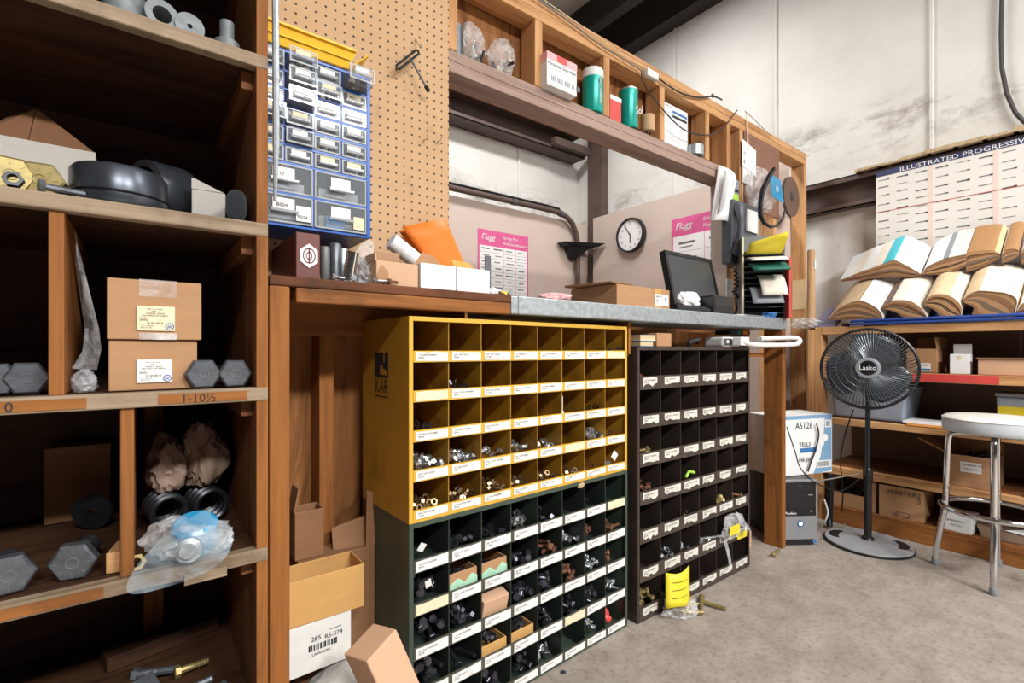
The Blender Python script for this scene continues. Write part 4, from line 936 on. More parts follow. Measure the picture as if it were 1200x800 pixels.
# pegboard tools
PY = YF - .0068
a = atY(476, 66, PY); o = thing('tee_handle_wrench', 'black T-handle wrench hanging from a pegboard hook', 'wrench', (0, 0, 0))
A, B, Cc = atY(466, 79, PY - .03), atY(489, 61, PY - .03), atY(500, 103, PY - .035)
loop = MB(); ax = (B - A).normalized(); nn = Vector((-ax.z, 0, ax.x))
lp = [A + nn * .006, B + nn * .006, B + ax * .006, B - nn * .006, A - nn * .006, A - ax * .006]
loop.tube(lp, .0035, 8, 0, True); loop.build('handle', 'castblack', o)
mid = A.lerp(B, .62); MB().cyl(mid, Cc, .003, .003, 8).build('shaft', 'gunmetal', o); dd = (Cc - mid).normalized(); MB().cyl(Cc - dd * .006, Cc + dd * .012, .0065, .0065, 8).build('socket', 'castblack', o)
a = atY(487, 50, PY); k = MB().tube([(a.x, PY, a.z + .01), (a.x, PY - .035, a.z - .034), (a.x, PY - .042, a.z - .024)], .002, 6).build('hanging_hook', 'zinc'); tag(recentre(k), 'steel peg hook holding the T-handle wrench', 'hook')
for px, py, lb in ((497, 164, 'small empty peg hook below the wrench, left of two'), (513, 166, 'small empty peg hook below the wrench, right of two')):
    a = atY(px, py, PY); k = MB().tube([(a.x, PY, a.z), (a.x, PY - .02, a.z - .002), (a.x - .002, PY - .03, a.z + .008)], .0022, 6).build('hanging_hook', 'zinc'); tag(recentre(k), lb, 'hook')
# ================================================================== ON THE BENCH, RIGHT HALF
k = crumple('paper_wad', (.062, .035, .014), 'pinkpaper', seed=12, amp=.35, sub=4, loc=(fx(652, 1.155), 1.16, ZB)); tag(k, 'flattened pink printed paper on the metal bench top', 'paper')
x0, x1 = fx(723, 1.135), fx(787, 1.135)
o = carton('flat_carton', 'long flat brown carton with white label on the metal bench top', 'box', x1 - x0, .225, .076, (x0, 1.135, ZB), R(1.5), 'kraft', flaps=(), tape=None)
k = MB(); k.hexa([(-.03, .0, .078), (.10, .004, .078), (.10, .21, .078), (-.05, .21, .078)], [(-.03, .0, .082), (.10, .004, .080), (.10, .21, .080), (-.05, .21, .086)]); k.build('flap', 'kraftdark', o)
MB().box(x1 - x0 - .1005, x1 - x0 - .06, -.0012, .001, .0, .0768).build('packing_tape', 'kraftgold', o)
sticker(o, x1 - x0 - .10, x1 - x0 - .012, .012, .056, 'labelwhite', [('W0-4T3', .012, .006, .014), ('SHIP TO', .008, .006, .026), ('QTY 1', .008, .006, .037), ('III', .018, .062, .022)], y=-.0022)
# monitor
A, Bp = fx(785, 1.27), fx(840, 1.27)
o = thing('computer_monitor', 'black flat monitor leaning back on the metal bench top', 'monitor', (A, 1.245, ZB))
w = Bp - A; h = .262
M = Matrix.Translation((0, 0, .03)) @ Matrix.Rotation(R(-12), 4, 'X')
MB().box(0, w, .004, .03, 0, h, 0, M).build('housing', 'blackplastic', o, bevel=.004)
b = MB(); t = .017
for q in ((0, w, 0, t * 1.4), (0, w, h - t, h), (0, t, t * 1.4, h - t), (w - t, w, t * 1.4, h - t)): b.box(q[0], q[1], -.002, .004, q[2], q[3], 0, M)
b.build('bezel', 'blackgloss', o, bevel=.001)
MB().box(t, w - t, .002, .004, t * 1.4, h - t, 0, M).build('screen', 'screen', o)
b = MB(); b.box(w * .3, w * .7, -.02, .13, 0, .014); b.box(w * .42, w * .58, .05, .07, .01, .12); b.build('stand', 'blackplastic', o, bevel=.003)
x0, x1 = fx(790, 1.15), fx(836, 1.15)
o = thing('keyboard', 'black keyboard tray lying before the monitor', 'keyboard', (x0, 1.135, ZB))
MB().box(0, x1 - x0, 0, .09, 0, .020).build('tray', 'blackplastic', o, bevel=.004)
b = MB()
for i in range(10):
    for j in range(4): b.box(.01 + i * (x1 - x0 - .02) / 10, .008 + (i + 1) * (x1 - x0 - .02) / 10, .008 + j * .02, .025 + j * .02, .020, .025)
b.build('keys', 'blackgloss', o)
x0, x1 = fx(834, 1.135), fx(858, 1.135)
o = thing('card_terminal', 'black block with rounded edges at the right of the keyboard', 'electronic box', (x0, 1.125, ZB))
MB().box(0, x1 - x0, 0, .085, 0, .078).build('housing', 'blackplastic', o, bevel=.006); MB().box(.01, x1 - x0 - .01, -.001, .0, .03, .066).build('front_panel', 'blackgloss', o)
k = crumple('plastic_wrap', (.075, .024, .036), 'paper', seed=21, amp=.4, sub=4, loc=(fx(806, 1.19), 1.245 - .035, ZB + .026)); k.location.y = 1.185; tag(k, 'crumpled white wrapping on the keyboard before the monitor', 'wrapping')
# papers and rag at the bench end
k = crumple('cloth_rag', (.05, .03, .018), 'bluedark', seed=31, amp=.4, loc=(2.50, 1.15, ZB)); tag(k, 'small blue rag at the right end of the bench', 'rag')
k = MB().grid(lambda u, v: (u * .16, v * .09, .003 + .012 * math.sin(u * 3.1) * v), 8, 3).build('paper_sheet', 'paper', solid=.001); k.location = (2.22, 1.113, ZB); tag(k, 'white paper sheet curling on the bench below the phone', 'paper')

# ------------------------------------------------------------------ hanging on the wall right of the opening
px_ = lambda a, b, Y=1.39: atY(a, b, Y)
o = thing('wall_phone', 'black wall telephone with handset and coiled cord', 'telephone', (0, 0, 0))
A, B2 = px_(853, 313, 1.36), px_(883, 245, 1.36); x0, x1, z0, z1 = A.x, B2.x, A.z + .02, B2.z
b = MB(); b.hexa([(x0, 1.345, z0), (x1, 1.345, z0), (x1, 1.398, z0), (x0, 1.398, z0)], [(x0, 1.33, z1), (x1, 1.33, z1), (x1, 1.398, z1), (x0, 1.398, z1)]); b.build('base', 'phonegrey', o, bevel=.006)
wd = x1 - x0
hs = MB(); xc = x0 + wd * .10; pts = [(xc, 1.338, z0 + .05), (xc, 1.318, z0 + .075), (xc, 1.306, z0 + .15), (xc, 1.303, (z0 + z1) / 2 + .03), (xc, 1.305, z1 - .11), (xc, 1.312, z1 - .05), (xc, 1.328, z1 - .025)]
hs.tube(pts, [.024, .028, .018, .016, .018, .028, .022], 12); hs.build('handset', 'phonegrey', o)
MB().box(x0 + wd * .50, x0 + wd * .92, 1.326, 1.334, z1 - .15, z1 - .03).build('display', 'labelwhite', o)
for i in range(4):
    for j in range(3): MB().box(x0 + wd * (.54 + .13 * j), x0 + wd * (.63 + .13 * j), 1.338, 1.344, z0 + .03 + .034 * i, z0 + .05 + .034 * i).build('key_button', 'labelwhite', o)
MB().lathe([(.014, 0), (.014, .006), (0, .007)], 12, 0, Matrix.Translation((x0 + wd * .7, 1.340, z1 - .19)) @ Matrix.Rotation(PI / 2, 4, 'X')).build('dial_key', 'labelwhite', o)
path = [px_(857, 306, 1.30), px_(860, 316, 1.30), px_(863, 325, 1.31), px_(863, 335, 1.32), px_(860, 343, 1.32), px_(864, 349, 1.32), px_(868, 340, 1.32), px_(866, 326, 1.32), px_(868, 315, 1.33)]
cp = []
for i in range(len(path) - 1):
    for q in range(10):
        t = q / 10; g = (i * 10 + q) * 1.2; cp.append(path[i].lerp(path[i + 1], t) + Vector((.011 * math.cos(g), .011 * math.sin(g), 0)))
MB().tube(cp, .004, 6).build('coiled_cord', 'castblack', o)
MB().tube([px_(862, 350, 1.33), px_(863, 362, 1.34), px_(860, 371, 1.34)], .005, 6).build('wall_cord', 'castblack', o)
k = MB(); A = px_(856, 333, 1.385); k.box(A.x - .03, A.x + .035, 1.385, 1.397, A.z - .075, A.z + .03); k = k.build('outlet_plate', 'labelwhite', bevel=.003); tag(recentre(k), 'white outlet plate below the wall telephone', 'outlet')
# clip of white papers
o = thing('paper_bundle', 'folded white papers hanging on a nail left of the wall telephone', 'papers', (0, 0, 0))
P1, P2, P3, P4 = px_(842, 193, 1.385), px_(833, 258, 1.38), px_(853, 261, 1.38), px_(863, 213, 1.38)
def s4(a, b_, c, d, bulge, off):
    return lambda u, v: a.lerp(d, u).lerp(b_.lerp(c, u), v) + Vector((0, -bulge * math.sin(PI * u) - off, 0))
k = MB().grid(s4(P1, P2, P3, P4, .03, .0), 8, 6).build('sheet', 'paper', o, solid=.002)
P5, P6, P7, P8 = px_(847, 200, 1.36), px_(838, 252, 1.355), px_(846, 240, 1.33), px_(858, 214, 1.33)
MB().grid(s4(P5, P6, P7, P8, .02, .01), 6, 6).build('sheet', 'white', o, solid=.002)
o = thing('blister_card', 'grey and lime green blister card hanging beside the white papers', 'package', (0, 0, 0))
A, B2 = px_(853, 250, 1.375), px_(866, 212, 1.375)
MB().box(A.x, B2.x, 1.375, 1.379, A.z, B2.z).build('card', 'greyplastic', o); hh = B2.z - A.z
MB().box(A.x + .006, B2.x - .006, 1.3735, 1.3748, A.z + hh * .28, A.z + hh * .6).build('printed_panel', 'limegreen', o); MB().box(A.x + .006, B2.x - .006, 1.3735, 1.3748, A.z + hh * .66, A.z + hh * .74).build('printed_band', 'ink', o)
MB().lathe([(.018, 0), (.018, .004), (.012, .004), (.012, 0), (.018, 0)], 14, 0, Matrix.Translation(((A.x + B2.x) / 2, 1.3748, A.z + hh * .13)) @ Matrix.Rotation(PI / 2, 4, 'X')).build('emblem', 'white', o)
# tags on string
o = thing('string_tag', 'white printed tag hanging on twine from the top plate', 'tag', (0, 0, 0))
A, B2 = px_(872, 197, 1.375), px_(888, 176, 1.375)
b = MB(); b.hexa([(A.x, 1.385, A.z + .02), (B2.x, 1.385, A.z - .01), (B2.x, 1.387, A.z - .01), (A.x, 1.387, A.z + .02)], [(A.x, 1.385, B2.z + .03), (B2.x, 1.385, B2.z), (B2.x, 1.387, B2.z), (A.x, 1.387, B2.z + .03)]); b.build('card', 'paper', o)
text('NO. 8', .03, 'ink', o, (A.x + .012, 1.384, A.z + .085), (1, 0, -.15), (0.0, 0, 1)); text('BOLTS', .034, 'ink', o, (A.x + .012, 1.384, A.z + .035), (1, 0, -.15), (0, 0, 1))
A2, B3 = px_(872, 213, 1.38), px_(884, 200, 1.38); MB().box(A2.x, B3.x, 1.388, 1.390, A2.z, B3.z).build('lower_card', 'labelwhite', o)
for dx in (-.006, .008): MB().tube([px_(876, 176, 1.384) + Vector((dx, 0, 0)), px_(876, 150, 1.388) + Vector((dx * .6, 0, 0)), px_(874, 133, 1.392) + Vector((dx * .2, 0, 0)), px_(873, 128, 1.40)], .0022, 5).build('twine', 'labelcream', o)
# bag, strap and grinding disc
c = px_(893, 246, 1.33)
o = thing('plastic_bag', 'clear plastic bag with blue header label hanging by the strap', 'bag', (c.x, 1.335, c.z), 0)
crumple('body', (.16, .04, .14), 'film', o, seed=41, amp=.25, sub=4, pinch=.15, fine=.05)
A, B2 = px_(904, 229, 1.27) - Vector((c.x, 1.335, c.z)), px_(918, 212, 1.27) - Vector((c.x, 1.335, c.z))
k = MB(); k.hexa([(A.x + .01, A.y, A.z), (B2.x + .01, A.y, A.z - .015), (B2.x + .01, A.y + .003, A.z - .015), (A.x + .01, A.y + .003, A.z)], [(A.x - .02, A.y, B2.z + .01), (B2.x - .03, A.y, B2.z - .005), (B2.x - .03, A.y + .003, B2.z - .005), (A.x - .02, A.y + .003, B2.z + .01)])
k.build('header_label', 'bluefilm', o); text('*', .11, 'white', o, ((A.x + B2.x) / 2 - .035, A.y - .002, A.z - .005), (1, 0, -.1), (0, 0, 1))
pts = [px_(x, y, 1.245 - .002 * i) for i, (x, y) in enumerate(((907, 198), (901, 207), (894, 222), (891, 238), (891, 252), (895, 261), (903, 266), (911, 264), (918, 256), (920, 246)))]
o = MB().tube(pts, [.012, .014, .014, .013, .012, .010, .008, .007, .006, .006], 8).build('hanging_strap', 'castblack'); tag(recentre(o), 'black belt strap looped over the bag right of the telephone', 'strap')
c = atY(925, 231, 1.385)
o = thing('hanging_grinding_wheel', 'brown grinding wheel hanging flat against the stud wall by the end post', 'grinding wheel', (c.x, 1.386, c.z), rot=(R(90), 0, R(3)))
MB().lathe([(.012, 0), (.125, 0), (.125, .016), (.012, .016), (.012, 0)], 36).build('wheel', 'stone', o); MB().lathe([(.012, .0005), (.03, .0005), (.03, .018), (.012, .018)], 20).build('hub', 'gunmetal', o)
# file sorter standing at the bench end
c = atZ(902, 371.3, BT + .001); 
o = thing('file_sorter', 'dark grey slotted paper sorter stuffed with folders at the bench end', 'paper sorter', (2.515, 1.185, ZB), R(-50))
W, D, H = .20, .15, .42
b = MB(); b.box(-W / 2, -W / 2 + .006, 0, D, 0, H); b.box(W / 2 - .006, W / 2, 0, D, 0, H); b.box(-W / 2, W / 2, D - .006, D, 0, H); b.box(-W / 2, W / 2, 0, D, H - .006, H); b.box(-W / 2, W / 2, 0, D, 0, .006); b.build('case', 'steelgrey', o)
part_label(MB().box(-W / 2 - .004, -W / 2 + .006, -.006, .0, 0, H).build('edge_strip', 'labelcream', o), 'cream edge strip')
for i in range(1, 14): MB().box(-W / 2 + .006, W / 2 - .006, .002, D - .006, H * i / 14 - .001, H * i / 14 + .001).build('shelf', 'steelgrey', o)
part_label(MB().box(-W / 2, W / 2, -.004, 0, H - .075, H).build('top_panel', 'steelgrey', o), 'plain upper panel')
def folder(name, lab, m, x0, x1, z0, out, droop, rise=0, th=.006):
    k = MB()
    def fn(off):
        return lambda u, v: Vector((x0 + (x1 - x0) * u, .10 - (out + .10) * v, z0 + rise * u * max(0, (v * (out + .10) - .10) / max(out, .01)) - droop * max(0, (v * (out + .10) - .10) / max(out, .01)) ** 1.6 + off))
    k.grid(fn(0), 6, 10); k = k.build(name, m, solid=th)
    M = Matrix.Translation(o.location) @ Matrix.Rotation(R(-50), 4, 'Z'); k.matrix_world = M
    return tag(k, lab, 'folder')
folder('file_folder', 'yellow folder pointing up out of the paper sorter', 'yellowcard', -.085, .085, H * 11 / 14 + .0065, .10, -.03, .05, .008)
folder('file_folder', 'dark green folder drooping out of the paper sorter', 'greenfile', -.075, .09, H * 9 / 14 + .012, .12, .05, .0, .008)
folder('file_folder', 'light grey folder above the green one in the paper sorter', 'labelwhite', -.08, .085, H * 10 / 14 + .012, .11, .03, .0, .006)
folder('file_folder', 'beige paper hanging down in the middle of the paper sorter', 'covercream', -.03, .085, H * 7 / 14 + .012, .10, .11, .0, .003)
folder('file_folder', 'grey paper hanging lowest out of the paper sorter', 'greyplastic', -.07, .07, H * 5 / 14 + .012, .09, .09, .0, .003)
k = MB().box(0, .006, -.05, .0, 0, .31).build('red_binder', 'red', bevel=.002); k.matrix_world = Matrix.Translation(o.location) @ Matrix.Rotation(R(-50), 4, 'Z') @ Matrix.Translation((W / 2 + .001, 0, 0)); k.name = 'ring_binder'
MBs = MB().box(W / 2 + .001, W / 2 + .012, -.055, .09, 0, .30).build('ring_binder', 'red', bevel=.002); MBs.matrix_world = Matrix.Translation(o.location) @ Matrix.Rotation(R(-50), 4, 'Z'); tag(MBs, 'red binder standing against the right side of the paper sorter', 'binder')
bpy.data.objects.remove(k)
A, B2 = atY(927, 363, 1.395), atY(943, 327, 1.395); xw = .0
A, B2 = atX(928, 363, 3.535), atX(943.5, 327, 3.535)
k = MB().box(3.5385, 3.5405, B2.y, A.y, A.z, B2.z).build('paper_card', 'manila', bevel=.0005); tag(recentre(k), 'manila card tacked to the end post beside the sorter', 'card')

# ------------------------------------------------------------------ inside the header
ZH = 1.9995
def hx(px, Y=1.43): return atY(px, 100, Y).x
p = hx(534); o = thing('tape_roll', 'dark blue-grey roll standing at the left end of the header', 'roll', (p, 1.44, ZH)); MB().lathe([(.018, 0), (.031, 0), (.031, .105), (.018, .105), (.018, 0)], 24).build('roll', 'gunmetal', o); MB().lathe([(.013, -.0005 + .001), (.018, .001), (.018, .104), (.013, .104), (.013, .001)], 20).build('core', 'cork', o)
for px, s, sd, lb in ((556, (.050, .03, .088), 51, 'tall clear bag of hardware in the header, left of two'), (589, (.056, .03, .082), 58, 'round-topped clear bag of hardware in the header, right of two')):
    o = thing('plastic_bag', lb, 'bag', (hx(px), 1.44, ZH)); crumple('body', s, 'film', o, seed=sd, amp=.3, sub=4)
    for i in range(7): MB().lathe([(.010, 0), (.010, .008), (.006, .009), (.006, .04), (0, .04)], 6, 0, Matrix.Translation((rnd.uniform(-s[0] * .6, s[0] * .6), rnd.uniform(-.014, .014), .012 + rnd.uniform(0, .05))) @ Euler((rnd.uniform(-1.5, 1.5), rnd.uniform(-1.5, 1.5), 0)).to_matrix().to_4x4()).build('fitting', rnd.choice(['gunmetal', 'blackox', 'labelaged']), o)
x0, x1 = atY(641, 90, 1.365).x, atY(676, 90, 1.365).x
o = carton('printed_carton', 'white and pink carton of dust masks jutting out of the header', 'box', x1 - x0, .1, .125, (x0, 1.365, ZH), 0, 'white')
b = MB(); b.box(0, x1 - x0, -.0012, -.0004, .098, .125); b.box(-.0012, -.0004, 0, .1, .09, .125); b.build('pink_band', 'pinkpaper', o); MB().box(.05, .10, -.0018, -.0012, .10, .125).build('red_mark', 'red', o)
text('Particulate Dust Mask', .0165, 'ink', o, (.004, -.001, .078), (1, 0, 0), (0, 0, 1), shear=.2); text('for nuisance dusts and airborne particles', .006, 'greyplastic', o, (.012, -.001, .066), (1, 0, 0), (0, 0, 1)); text('III IIII IIII II III', .03, 'greyplastic', o, (.02, -.001, .02), (1, 0, 0), (0, 0, 1))
for px, r, h, lb, tx in ((694.5, .045, .185, 'teal can with white cap beside the pink and white carton', None), (736, .0435, .178, 'teal can with white script beside the red box', 'S')):
    o = thing('spray_can', lb, 'can', (hx(px), 1.43, ZH + .0005))
    MB().lathe([(r * .94, 0), (r, .006), (r, h * .80 if not tx else h * .955)], 32).build('can_body', 'teal', o)
    if not tx: MB().lathe([(r, h * .80), (r * 1.01, h * .81), (r * 1.01, h * .97), (r * .93, h), (0, h)], 32).build('cap', 'white', o)
    else: MB().lathe([(r, h * .955), (r * 1.015, h * .96), (r * 1.015, h * .985), (r * .9, h * .99), (r * .88, h * .97), (0, h * .97)], 32).build('rim', 'zinc', o)
    if tx:
        text('Sol', .05, 'white', o, (.0, -r - .0012, .055), (1, .12, .35), (-.35, 0, 1), shear=.3)
    else:
        text('DISINFECTANT', .017, 'white', o, (.004, -r - .0012, .03), (0, 0, 1), (-1, 0, 0)); MB().lathe([(.008, 0), (.011, 0), (.011, .0006), (.008, .0006), (.008, 0)], 14, 0, Matrix.Translation((.0, -r - .0006, .125)) @ Matrix.Rotation(PI / 2, 4, 'X')).build('emblem', 'ink', o)
x0, x1 = hx(714, 1.41), hx(727, 1.41)
o = carton('small_carton', 'small red box between the stud and the second teal can', 'box', x1 - x0, .04, .105, (x0, 1.405, ZH), 0, 'red'); MB().box(0, x1 - x0, -.0015, -.0004, .086, .105).build('white_band', 'white', o)
o = thing('wooden_plug', 'cork coloured round plug with two prongs on the header shelf', 'plug', (hx(757), 1.42, ZH)); MB().lathe([(.030, .022), (.032, .024), (.032, .095), (.030, .098), (0, .098)], 24).build('body', 'cork', o)
for dx in (-.010, .012): MB().cyl((dx, -.004, 0), (dx, -.004, .024), .004, .004, 8).build('prong', 'castblack', o)
x0, x1 = hx(778, 1.44), hx(806, 1.44)
o = carton('printed_card', 'white card with blue stripes standing in the header', 'card', x1 - x0, .012, .225, (x0, 1.44, ZH), 0, 'white')
MB().box((x1 - x0) * .35, x1 - x0 - .01, -.0012, -.0004, .188, .200).build('stripe', 'bluedark', o); MB().box((x1 - x0) * .35, x1 - x0 - .01, -.0012, -.0004, .165, .178).build('stripe', 'ink', o)
text('PARTS LIST', .012, 'inkblue', o, (.008, -.001, .206), (1, 0, 0), (0, 0, 1)); text('order no.  size  qty', .010, 'greyplastic', o, (.01, -.001, .13), (1, 0, 0), (0, 0, 1))
o = thing('tape_roll', 'grey duct tape roll lying flat on the header shelf', 'tape', (hx(816, 1.415), 1.425, ZH)); MB().lathe([(.028, .006), (.045, .006), (.045, .055), (.028, .055), (.028, .006)], 28).build('tape', 'galv', o); MB().lathe([(.024, 0), (.028, 0), (.028, .054), (.024, .054), (.024, 0)], 24).build('core', 'castblack', o)
# wires along the top plate
def wire(name, label, pts, r, m, Y=1.388, cat='cable'):
    P = [atY(x, y, Y if len(q) < 1 else q[0]) for x, y, *q in pts]; sm = []
    for i in range(len(P) - 1):
        a, b_, c_, d_ = P[max(i - 1, 0)], P[i], P[i + 1], P[min(i + 2, len(P) - 1)]
        for t in (0, .25, .5, .75): sm.append(.5 * ((2 * b_) + (c_ - a) * t + (2 * a - 5 * b_ + 4 * c_ - d_) * t * t + (3 * b_ - a - 3 * c_ + d_) * t ** 3))
    sm.append(P[-1]); return tag(recentre(MB().tube(sm, r, 7).build(name, m)), label, cat)
wire('hanging_wire', 'grey cable running along the top plate of the header', [(560, -55), (600, -22), (628, -2), (660, 20), (700, 50), (725, 66), (752, 83)], .0032, 'cord')
wire('hanging_wire', 'thin pale wire stapled above the grey cable on the top plate', [(600, -26), (640, 2), (690, 36), (740, 70), (758, 80)], .0018, 'labelcream')
wire('hanging_wire', 'dark cable sagging from the white fitting along the top plate', [(762, 84), (780, 98), (800, 110), (820, 114), (836, 113), (846, 117)], .0042, 'corddark')
wire('hanging_wire', 'dark cable loop hanging below the top plate', [(752, 83), (753, 94), (764, 112), (780, 132), (800, 151), (820, 158), (838, 156), (850, 147), (860, 134), (864, 129)], .0032, 'corddark')
wire('hanging_wire', 'thin cord trailing over the brown panel from the top plate', [(873, 130), (885, 141), (896, 152), (904, 160)], .002, 'cord', 1.386)
A, B2 = atY(756, 89, 1.39), atY(769, 76, 1.39); k = MB().box(A.x, B2.x, 1.375, 1.398, A.z, A.z + .035).build('wall_fitting', 'labelwhite', bevel=.004); tag(recentre(k), 'white cable fitting on the top plate', 'fitting')
k = MB().tube([atY(835, 112, 1.386) + Vector((0, 0, .008 * math.sin(i))) + Vector((.006 * math.cos(i), 0, 0)) for i in range(6)], .005, 6).build('cable_knot', 'corddark'); tag(recentre(k), 'black tape knot on the sagging dark cable', 'knot')

# ------------------------------------------------------------------ on the far walls
def poster(name, label, o3, right, w, h, title, sub1, cols, rows, group=None):
    """pink-bordered selection chart; local x along RIGHT, z up, facing local -y"""
    o = thing(name, label, 'poster', o3, right)
    MB().box(0, w, 0, .002, -h, 0).build('sheet', 'pinkprint', o)
    hd = .115 * w / .46
    b = MB(); bw = .015
    cw = (w - 2 * bw) / cols
    for c in range(cols): b.box(bw + c * cw + .002, bw + (c + 1) * cw - .002, -.0012, -.0002, -h + bw, -hd)
    b.build('chart_panel', 'paper', o)
    b = MB(); rh = (h - hd - bw) / rows
    for c in range(cols):
        for r in range(rows):
            x = bw + c * cw; z = -hd - r * rh
            b.box(x + .004, x + cw - .004, -.0018, -.0012, z - rh + .001, z - rh + .003)
            x0 = x + cw * rnd.uniform(.12, .3); x1 = x + cw * rnd.uniform(.65, .88)
            b.box(x0, x1, -.0018, -.0012, z - rh * .52, z - rh * rnd.uniform(.32, .42))
            if rows < 7: b.box(x0 + .01, x1 - .02, -.0018, -.0012, z - rh * .75, z - rh * .68)
    b.build('chart_rows', 'steelgrey', o)
    text(title, hd * .52, 'paper', o, (w * .06, -.001, -hd * .62), (1, 0, 0), (0, 0, 1), shear=.25)
    for i, s in enumerate(sub1): text(s, hd * .27, 'paper', o, (w * .48, -.001, -hd * (.42 + .36 * i)), (1, 0, 0), (0, 0, 1), shear=.15)
    return o
A, B2 = atY(560, 267, 3.541), atY(619, 279, 3.541)
poster('wall_poster', 'pink bordered spring pin chart left of the conduit', (A.x, 3.541, A.z), 0, B2.x - A.x, .78, 'Flagg', ('Spring Pins', 'Roll Identification'), 4, 11)
A = atX(787, 258, 3.652)
poster('wall_poster', 'pink bordered hardware chart right of the clock', (3.652, A.y, A.z), R(-90), .62, 1.0, 'Flagg', ('Selection', 'Pins & Washers'), 2, 6)
c = atX(741.5, 276, 3.652)
o = thing('wall_clock', 'round black rimmed clock on the tan wall board', 'clock', (3.653, c.y, c.z), R(-90))
Mx = Matrix.Rotation(PI / 2, 4, 'X'); rr = .158
MB().lathe([(rr * .98, 0), (rr * 1.03, .02), (rr * 1.0, .055), (rr * .93, .058), (rr * .90, .045), (rr * .90, .0)], 48, 0, Mx).build('rim', 'blackplastic', o)
MB().lathe([(rr * .9, .038), (0, .038)], 48, 0, Mx, caps=False).build('dial', 'paper', o)
for i in range(12):
    a = PI / 2 - (i + 1) * PI / 6; text(str(i + 1), .034, 'steelgrey', o, (rr * .70 * math.cos(a), -.0385, rr * .70 * math.sin(a) - .012), (1, 0, 0), (0, 0, 1), 'numeral', align='CENTER')
for ang, ln, wd in ((327, .12, .003), (176, .075, .0045)):
    T = Matrix.Rotation(R(ang), 4, 'Y'); MB().box(-wd, wd, -.043, -.041, -.018, ln, 0, T).build('hand', 'ink', o)
pts = [atY(x, y, 3.49) for x, y in ((440, 198), (525, 219), (600, 236), (640, 245), (655, 249), (664, 254), (671, 262), (675, 273), (677, 285), (677, 320), (677, 350))]
o = thing('wall_conduit', 'dark steel conduit bending down near the far corner', 'conduit', (0, 0, 0)); MB().tube(pts, .026, 12).build('pipe', 'steelpaint', o)
for i in (2, 4, 8):
    d = (pts[i + 1] - pts[i]).normalized(); MB().cyl(pts[i], pts[i] + d * .05, .032, .032, 12).build('coupling', 'gunmetal', o)
MB().tube([p_ + Vector((0, -.004, .035)) for p_ in pts[1:5]], .012, 8).build('cable', 'castblack', o)
A, B2 = atY(662, 285, 3.44), atY(697, 283, 3.3)
k = MB(); zt = atY(664, 284, 3.45).z
k.hexa([(3.30, 3.42, zt - .03), (3.60, 3.30, zt - .03), (3.62, 3.53, zt - .03), (3.30, 3.53, zt - .03)], [(3.24, 3.42, zt), (3.64, 3.24, zt), (3.64, 3.535, zt), (3.24, 3.535, zt)])
k.hexa([(3.42, 3.50, zt - .15), (3.46, 3.50, zt - .15), (3.46, 3.53, zt - .15), (3.42, 3.53, zt - .15)], [(3.34, 3.44, zt - .03), (3.56, 3.36, zt - .03), (3.56, 3.53, zt - .03), (3.34, 3.53, zt - .03)])
k = k.build('corner_bracket', 'castblack', bevel=.004); tag(recentre(k), 'black corner shelf bracket around the conduit', 'bracket')
# big fastener chart above the catalogues
A = atX(1026.5, 208.5, 3.684); Yp, zp = A.y, A.z
o = thing('wall_chart', 'large cream chart of bolts with dark title strip on the right wall', 'wall chart', (3.684, Yp, zp), R(-90))
pwid, ph = 1.30, .62
MB().box(0, pwid, 0, .003, -ph, 0).build('sheet', 'posterpaper', o); MB().box(.0, pwid, -.001, .003, .0005, .036).build('title_strip', 'navyink', o)
text('ILLUSTRATED PROGRESSIVE BOLT LIST', .037, 'paper', o, (.12, -.001, .005), (1, 0, 0), (0, 0, 1), xs=1.2)
b = MB(); k2 = MB()
for c in range(14):
    x = .008 + c * .092
    if c % 3 == 2: k2.box(x + .062, x + .084, -.0008, -.0001, -ph, 0)
    r = 0; z = -.022
    while z > -ph + .03:
        th = rnd.choice([.002, .003, .004, .006]); b.box(x + .006, x + .058, -.0014, -.0008, z - th, z)
        if rnd.random() < .6: b.box(x + .05, x + .062, -.0014, -.0008, z - th - .002, z + .002)
        z -= .046 + rnd.uniform(-.004, .012)
k2.build('tint_band', 'posterpink', o); b.build('printed_pattern', 'steelgrey', o)
MB().box(0, pwid, -.0016, -.001, -.222, -.219).build('red_line', 'inkred', o)
o = wire('power_cord', 'dark cable hanging on the right wall at the picture edge', [(1176, -30, 1.0), (1173, 20, 1.0), (1173, 60, 1.0), (1178, 100, 1.0), (1190, 130, 1.0), (1215, 160, 1.0)], .008, 'corddark')
bpy.data.objects.remove(o)
P = [atX(x, y, 3.755) for x, y in ((1176, -60), (1174, 0), (1173, 40), (1174, 80), (1180, 110), (1190, 132), (1205, 148), (1230, 165))]
tag(recentre(MB().tube(P, .010, 8).build('power_cord', 'corddark')), 'dark cable hanging on the right wall at the picture edge', 'cable')
